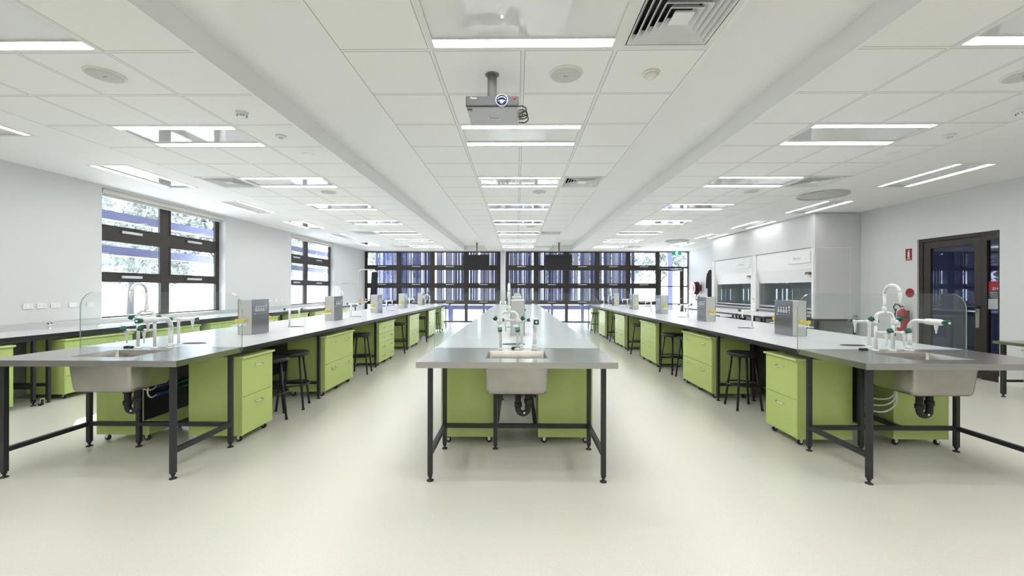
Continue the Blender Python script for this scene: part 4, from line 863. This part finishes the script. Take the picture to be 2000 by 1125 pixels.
for k, w_ in enumerate(('Preparation', 'Laboratory', '& Storage')): text_mesh(w_, .024, 'sign_white', t, Matrix.Translation((-.0045, .006, .252 - .033 * k)) @ RX @ Matrix.Translation((0, 0, 0)), align='RIGHT', name='room_name')
# corridor behind the door
b = MB(); b.quad((XR + .2, 4.5, -.01), (10.2, 4.5, -.01), (10.2, 9.5, -.01), (XR + .2, 9.5, -.01)); b.quad((10.2, 4.5, 0), (10.2, 9.5, 0), (10.2, 9.5, 3), (10.2, 4.5, 3)); b.quad((XR + .2, 9.5, 0), (10.2, 9.5, 0), (10.2, 9.5, 3), (XR + .2, 9.5, 3)); b.quad((XR + .2, 4.5, 0), (10.2, 4.5, 0), (10.2, 4.5, 3), (XR + .2, 4.5, 3)); b.quad((XR + .2, 4.5, 3), (10.2, 4.5, 3), (10.2, 9.5, 3), (XR + .2, 9.5, 3))
struct(b.build('wall_corridor', 'corridor'))
KL.put('added fill light in the corridor ceiling beyond the glazed door', (8.9, 7.0, 2.98), PI / 2, 'added corridor fill lights')  # unseen lamp, added to brighten the corridor behind the door glass
t = thing('extinguisher_sign', 'red fire extinguisher location sign high on right wall', 'sign', (XR - .004, 7.80, 1.99)); b = MB(); b.box(0, .003, 0, .125, 0, .22); b.build('sign_face', 'sign_red', t)
b = MB(); b.box(-.001, 0, .046, .082, .06, .16); b.box(-.001, 0, .055, .073, .165, .19); b.box(-.001, 0, .04, .06, .180, .195); b.box(-.001, 0, .02, .105, .02, .03); b.box(-.001, 0, .035, .09, .038, .046); b.build('sign_pictogram', 'sign_white', t)
b = MB(); b.lathe((0, 0, 0), [(.085, 0), (.085, .004), (.08, .006)], 32, (-1, 0, 0)); o = b.build('wall_disc', 'sign_red'); o.location = (XR - .001, 7.84, 1.375); tag(o, 'plain red disc on right wall above the fire extinguisher', 'sign')
t = thing('fire_extinguisher', 'red fire extinguisher with black hose hung on right wall beside the door', 'fire extinguisher', (XR - .10, 7.88, .60))
b = MB(); b.lathe((0, 0, 0), [(.06, 0), (.08, .012), (.082, .05), (.082, .38), (.070, .425), (.035, .455), (.025, .47)], 28); b.build('cylinder', 'red', t)
b = MB(); b.lathe((0, 0, .30), [(.0832, 0), (.0832, .045)], 28); b.build('cylinder_band', 'sign_dark', t); b = MB(); b.box(-.0845, -.08, -.045, .045, .12, .25); b.build('instruction_label', 'sign_white', t)
b = MB(); b.cyl((0, 0, .465), (0, 0, .50), .022); b.tube([(0, .02, .50), (0, -.03, .515), (-.01, -.09, .535)], .009, 8); b.tube([(0, .02, .505), (0, -.02, .545), (-.01, -.07, .565)], .007, 8); b.build('valve_handle', 'chrome', t)
b = MB(); b.tube([(0, .02, .49), (0, .07, .54), (-.02, .12, .56), (-.03, .155, .50), (-.03, .13, .44), (-.04, .09, .47), (-.05, .10, .36), (-.06, .11, .15), (-.06, .11, .10)], .012, 10); b.lathe((-.06, .11, .10), [(.014, 0), (.022, -.02), (.03, -.14), (.03, -.15)], 16); b.build('discharge_hose', 'hose_black', t)
b = MB(); b.box(.082, .099, -.03, .03, .2, .44); b.build('wall_bracket', 'black_metal', t)
t = thing('wall_switch', 'small grey twin outlet on white enclosure end near right wall', 'switch', (7.30, FY0 - .004, .86)); b = MB(); b.box(-.06, .06, -.006, 0, -.035, .035); b.build('outlet_plate', 'bench_grey', t); b = MB(); b.box(-.035, -.008, -.009, -.006, -.02, .02); b.box(.008, .035, -.009, -.006, -.02, .02); b.build('outlet_insert', 'dark_grille', t)
# hose reel and hanging coat on the far right wall
t = thing('fire_hose_reel', 'red fire hose reel with black hose on right wall near back door', 'hose reel', (XR - .22, 16.7, 1.49)); X_ = (1, 0, 0)
b = MB(); b.lathe((-.10, 0, 0), [(.27, 0), (.275, .005), (.275, .018), (.19, .02), (.12, .03)], 36, X_); b.lathe((.10, 0, 0), [(.12, -.03), (.19, -.02), (.275, -.018), (.275, -.005), (.27, 0)], 36, X_); b.build('reel_drum', 'red', t)
b = MB(); b.lathe((-.118, 0, 0), [(.10, 0), (.11, .004), (.11, .02)], 28, X_); b.build('reel_hub', 'sign_white', t)
b = MB()
for k in range(5): b.tube([(-.066 + .033 * k, .235 * math.cos(2 * PI * j / 30), .235 * math.sin(2 * PI * j / 30)) for j in range(30)], .0175, 8, closed=True)
b.tube([(-.02, -.235, 0), (-.03, -.24, -.25), (-.03, -.17, -.42), (-.03, -.20, -.50)], .016, 8); b.build('hose_windings', 'hose_black', t)
b = MB(); b.cyl((.02, 0, 0), (.21, 0, 0), .04); b.box(.19, .218, -.08, .08, -.12, .12); b.tube([(.12, -.1, -.30), (.12, -.14, -.46), (.05, -.1, -.52)], .02, 10); b.lathe((.0, -.16, -.46), [(.03, 0), (.03, .09)], 14, (1, 0, 0)); b.build('wall_mount', 'black_metal', t)
t = thing('hanging_coat', 'long black coat hanging on right wall beyond the white enclosure', 'coat', (XR - .07, 15.72, 1.1)); b = MB(); R = []
for z, hw, hd in ((0, .19, .05), (.3, .185, .055), (.7, .17, .06), (.92, .17, .06), (1.0, .13, .05), (1.06, .05, .035), (1.08, .02, .02)): R.append([Vector((hd * math.sin(2 * PI * k / 28) * (1 + .25 * math.cos(5 * 2 * PI * k / 28)), hw * math.cos(2 * PI * k / 28), z)) for k in range(28)])
b.loft(R); b.build('coat_body', 'cloth', t)
for s in (-1, 1): b = MB(); b.tube([(0, s * .14, .95), (-.01, s * .20, .7), (-.01, s * .21, .38)], [.05, .045, .04], 10); b.build('sleeve', 'cloth', t)
b = MB(); b.tube([(.0, 0, 1.07), (.03, 0, 1.12), (.068, 0, 1.12)], .006, 8); b.build('coat_hook', 'chrome', t)

# low table at the right edge
t = thing('side_table', 'steel-topped low table on black legs at right edge before the door', 'table', (6.95, 5.6, 0)); T = Matrix.Translation((-6.95, -5.6, 0)); TH = .752
b = MB(); b.box(6.40, XR - .015, 2.4, 5.6, TH - .038, TH); b.build('table_top', 'steel', t, M4=T)
for x in (6.52, 7.34):
    for y in (2.6, 4.1, 5.58): l = leg_mesh(x, y, TH - .039, .02).build('leg', 'black_metal', t, M4=T); foot_mesh(x, y).build('levelling_foot', 'rubber', l, M4=T)
b = MB()
for y in (2.6, 4.1, 5.58): b.box(6.54, 7.32, y - .015, y + .015, .20, .23)
b.build('cross_rail', 'black_metal', t, M4=T)
KLow = drawer_unit(.47, 2, 1, .645, .52); KLow.put('low lime green drawer unit under the steel table at right edge', (6.97, 5.28, 0), PI, GR)

# ------------------------------------------------------------------ outdoors
b = MB(); b.box(-7.85, XL - RV - .002, YF, YB + .1, 3.24, 3.36); b.box(XL, XR + .3, YB + .21, 20.6, 3.80, 3.92); struct(b.build('trim_added_eaves', 'wall_white'))  # unseen overhangs added to keep sun off the upper glazing
b = MB(); b.box(-60, 60, -20, 70, -.35, -.13); struct(b.build('ground', 'ground'))
def fins(x0, x1, lab):
    """a vertical screen of fins of uneven width and angle beyond the back glass"""
    t = thing('sun_screen', lab, 'screen', (x0, 18.95, .9), 0, 'outdoor fin screens'); x = x0 + .02; bs = {k: MB() for k in ('fin_blue', 'fin_pale', 'fin_dark')}
    while x < x1 - .06:
        w = min(random.choice((.055, .08, .11, .15)), x1 - x - .01); m = random.choices(('fin_blue', 'fin_pale', 'fin_dark'), (5, 4, 4))[0]
        a = random.uniform(-.5, .5); Mx = Matrix.Translation((x + w / 2, 18.95 + random.uniform(-.04, .04), 0)) @ Matrix.Rotation(a, 4, 'Z'); bs[m].box(-w / 2, w / 2, -.012, .012, .90, 3.75, Mx); x += w + random.choices((.004, .02, .05, .08), (16, 1.5, 1.5, 1.2))[0]
    for k, m in bs.items(): m.build('screen_fins', k, t, M4=Matrix.Translation((-x0, -18.95, -.9)))
    b = MB()
    for z in (.88, 3.6): b.box(x0, x1, 19.0, 19.05, z, z + .06)
    b.build('screen_rail', 'fin_dark', t, M4=Matrix.Translation((-x0, -18.95, -.9)))
    b = MB(); b.box((x0 + x1) / 2 - .06, (x0 + x1) / 2 + .06, 19.051, 19.13, -.13, 3.7); b.build('screen_post', 'fin_blue', t, M4=Matrix.Translation((-x0, -18.95, -.9)))
bx_ = [-6.55, -5.5, -3.9, -2.32, -.62, .95, 2.35, 3.75, 5.45]
for k in range(len(bx_) - 1): fins(bx_[k], bx_[k + 1] - (.03 if k != 3 else .12), 'blue-grey fin screen outside the back glass, %s from the left' % (['first'] + ORD[1:])[k])
t = thing('garden_rail', 'low blue-grey rail beyond the back glass', 'rail', (0, 19.3, 0)); b = MB(); b.box(-6.6, 6.3, -.03, .03, .48, .68); b.build('rail_board', 'fin_blue', t); b = MB()
for x in (-6.2, -3.05, -1.4, 1.5, 3.1, 4.7, 6.2): b.box(x - .05, x + .05, -.02, .02, -.13, .48)
b.build('rail_posts', 'fin_blue', t)
t = thing('porch_post', 'lavender steel post outside the back door', 'post', (7.15, 19.3, -.13)); b = MB(); b.box(-.11, .11, -.08, .08, 0, 4.2); b.build('post_shaft', 'fin_blue', t); b = MB(); b.box(-.15, .15, -.12, .12, 0, .02); b.build('post_base', 'fin_dark', t)
for nm, y0, y1 in (('nearer', 5.6, 11.0), ('farther', 12.0, 17.2)):
    t = thing('sun_louvre', 'lavender sunshade with two long blades outside the %s left window' % nm, 'sunshade', (-7.62, y0, 0), 0, 'sunshades outside the left windows'); L_ = y1 - y0
    for z in (2.71, 2.06): b = MB(); b.box(-.09, .11, 1.15, L_, z, z + .16); b.build('blade_board', 'blade', t)
    for q in (1.1, L_ - .1): b = MB(); b.box(-.13, -.0905, q, q + .1, -.13, 2.9); b.build('blade_upright', 'blade', t)
t = thing('upright_fin', 'tall lavender upright fin at the near jamb of the nearer left window', 'sunshade', (-7.05, 6.62, -.13)); b = MB(); b.box(-.09, .09, -.03, .03, 0, 3.6); b.build('fin_board', 'blade', t); b = MB(); b.box(-.11, .11, -.05, .05, 0, .02); b.build('fin_base', 'fin_dark', t)
def tree(x, y, h, r, seed, lab):
    rnd = random.Random(seed); t = thing('garden_tree', lab, 'tree', (x, y, -.13), 0, 'trees outside'); b = MB()
    b.tube([(0, 0, 0), (.05, .03, h * .3), (0, .1, h * .62)], [.16, .11, .06], 9)
    for k in range(6): a = k * 1.05; b.tube([(0, .05, h * (.25 + .05 * k)), (math.cos(a) * r * .4, math.sin(a) * r * .4, h * (.42 + .05 * k)), (math.cos(a) * r * .75, math.sin(a) * r * .75, h * (.5 + .06 * k))], [.05, .035, .015], 6)
    b.build('trunk', 'bark', t); b = MB(); cl = [(rnd.uniform(-.7, .7) * r, rnd.uniform(-.7, .7) * r, 2.6 + (h - 2.9) * rnd.random(), rnd.uniform(.28, .48) * r) for _ in range(22)]
    for _ in range(4200):
        cx, cy, cz, cr = rnd.choice(cl); v = Vector((rnd.gauss(0, 1), rnd.gauss(0, 1), rnd.gauss(0, 1))).normalized() * cr * rnd.uniform(.6, 1); p = Vector((cx, cy, cz)) + v; u = Vector((rnd.gauss(0, 1), rnd.gauss(0, 1), rnd.gauss(0, 1))).normalized(); w = u.orthogonal().normalized(); s = rnd.uniform(.09, .20)
        b.quad(p - u * s, p + w * s * .5, p + u * s, p - w * s * .5)
    b.build('foliage', 'leaf', t)
for k, (x, y, h, r) in enumerate(((-14.5, 9.4, 6.0, 2.2), (-17.5, 14.2, 7.0, 2.4), (-13.2, 18.6, 5.6, 2.0), (-20, 21, 8, 2.8), (-14.4, 24.2, 7, 2.4), (-23.5, 13, 8, 2.5), (-18, 29, 7, 2.4), (-25, 29, 9, 3.0))): tree(x, y, h, r, k, '%s pale green tree seen through the left windows' % (['first'] + ORD[1:])[k])
for k, (x, y, h, r) in enumerate(((9.0, 26.5, 7, 2.3), (14.5, 30, 8, 2.6), (5.0, 32, 8, 2.6), (-10, 33, 7, 2.4))): tree(x, y, h, r, 20 + k, ['pale tree seen through the back door glazing', 'pale tree at the far right beyond the back glass', 'pale tree behind the right end of the fin screens', 'pale tree beyond the left end of the back glass'][k])
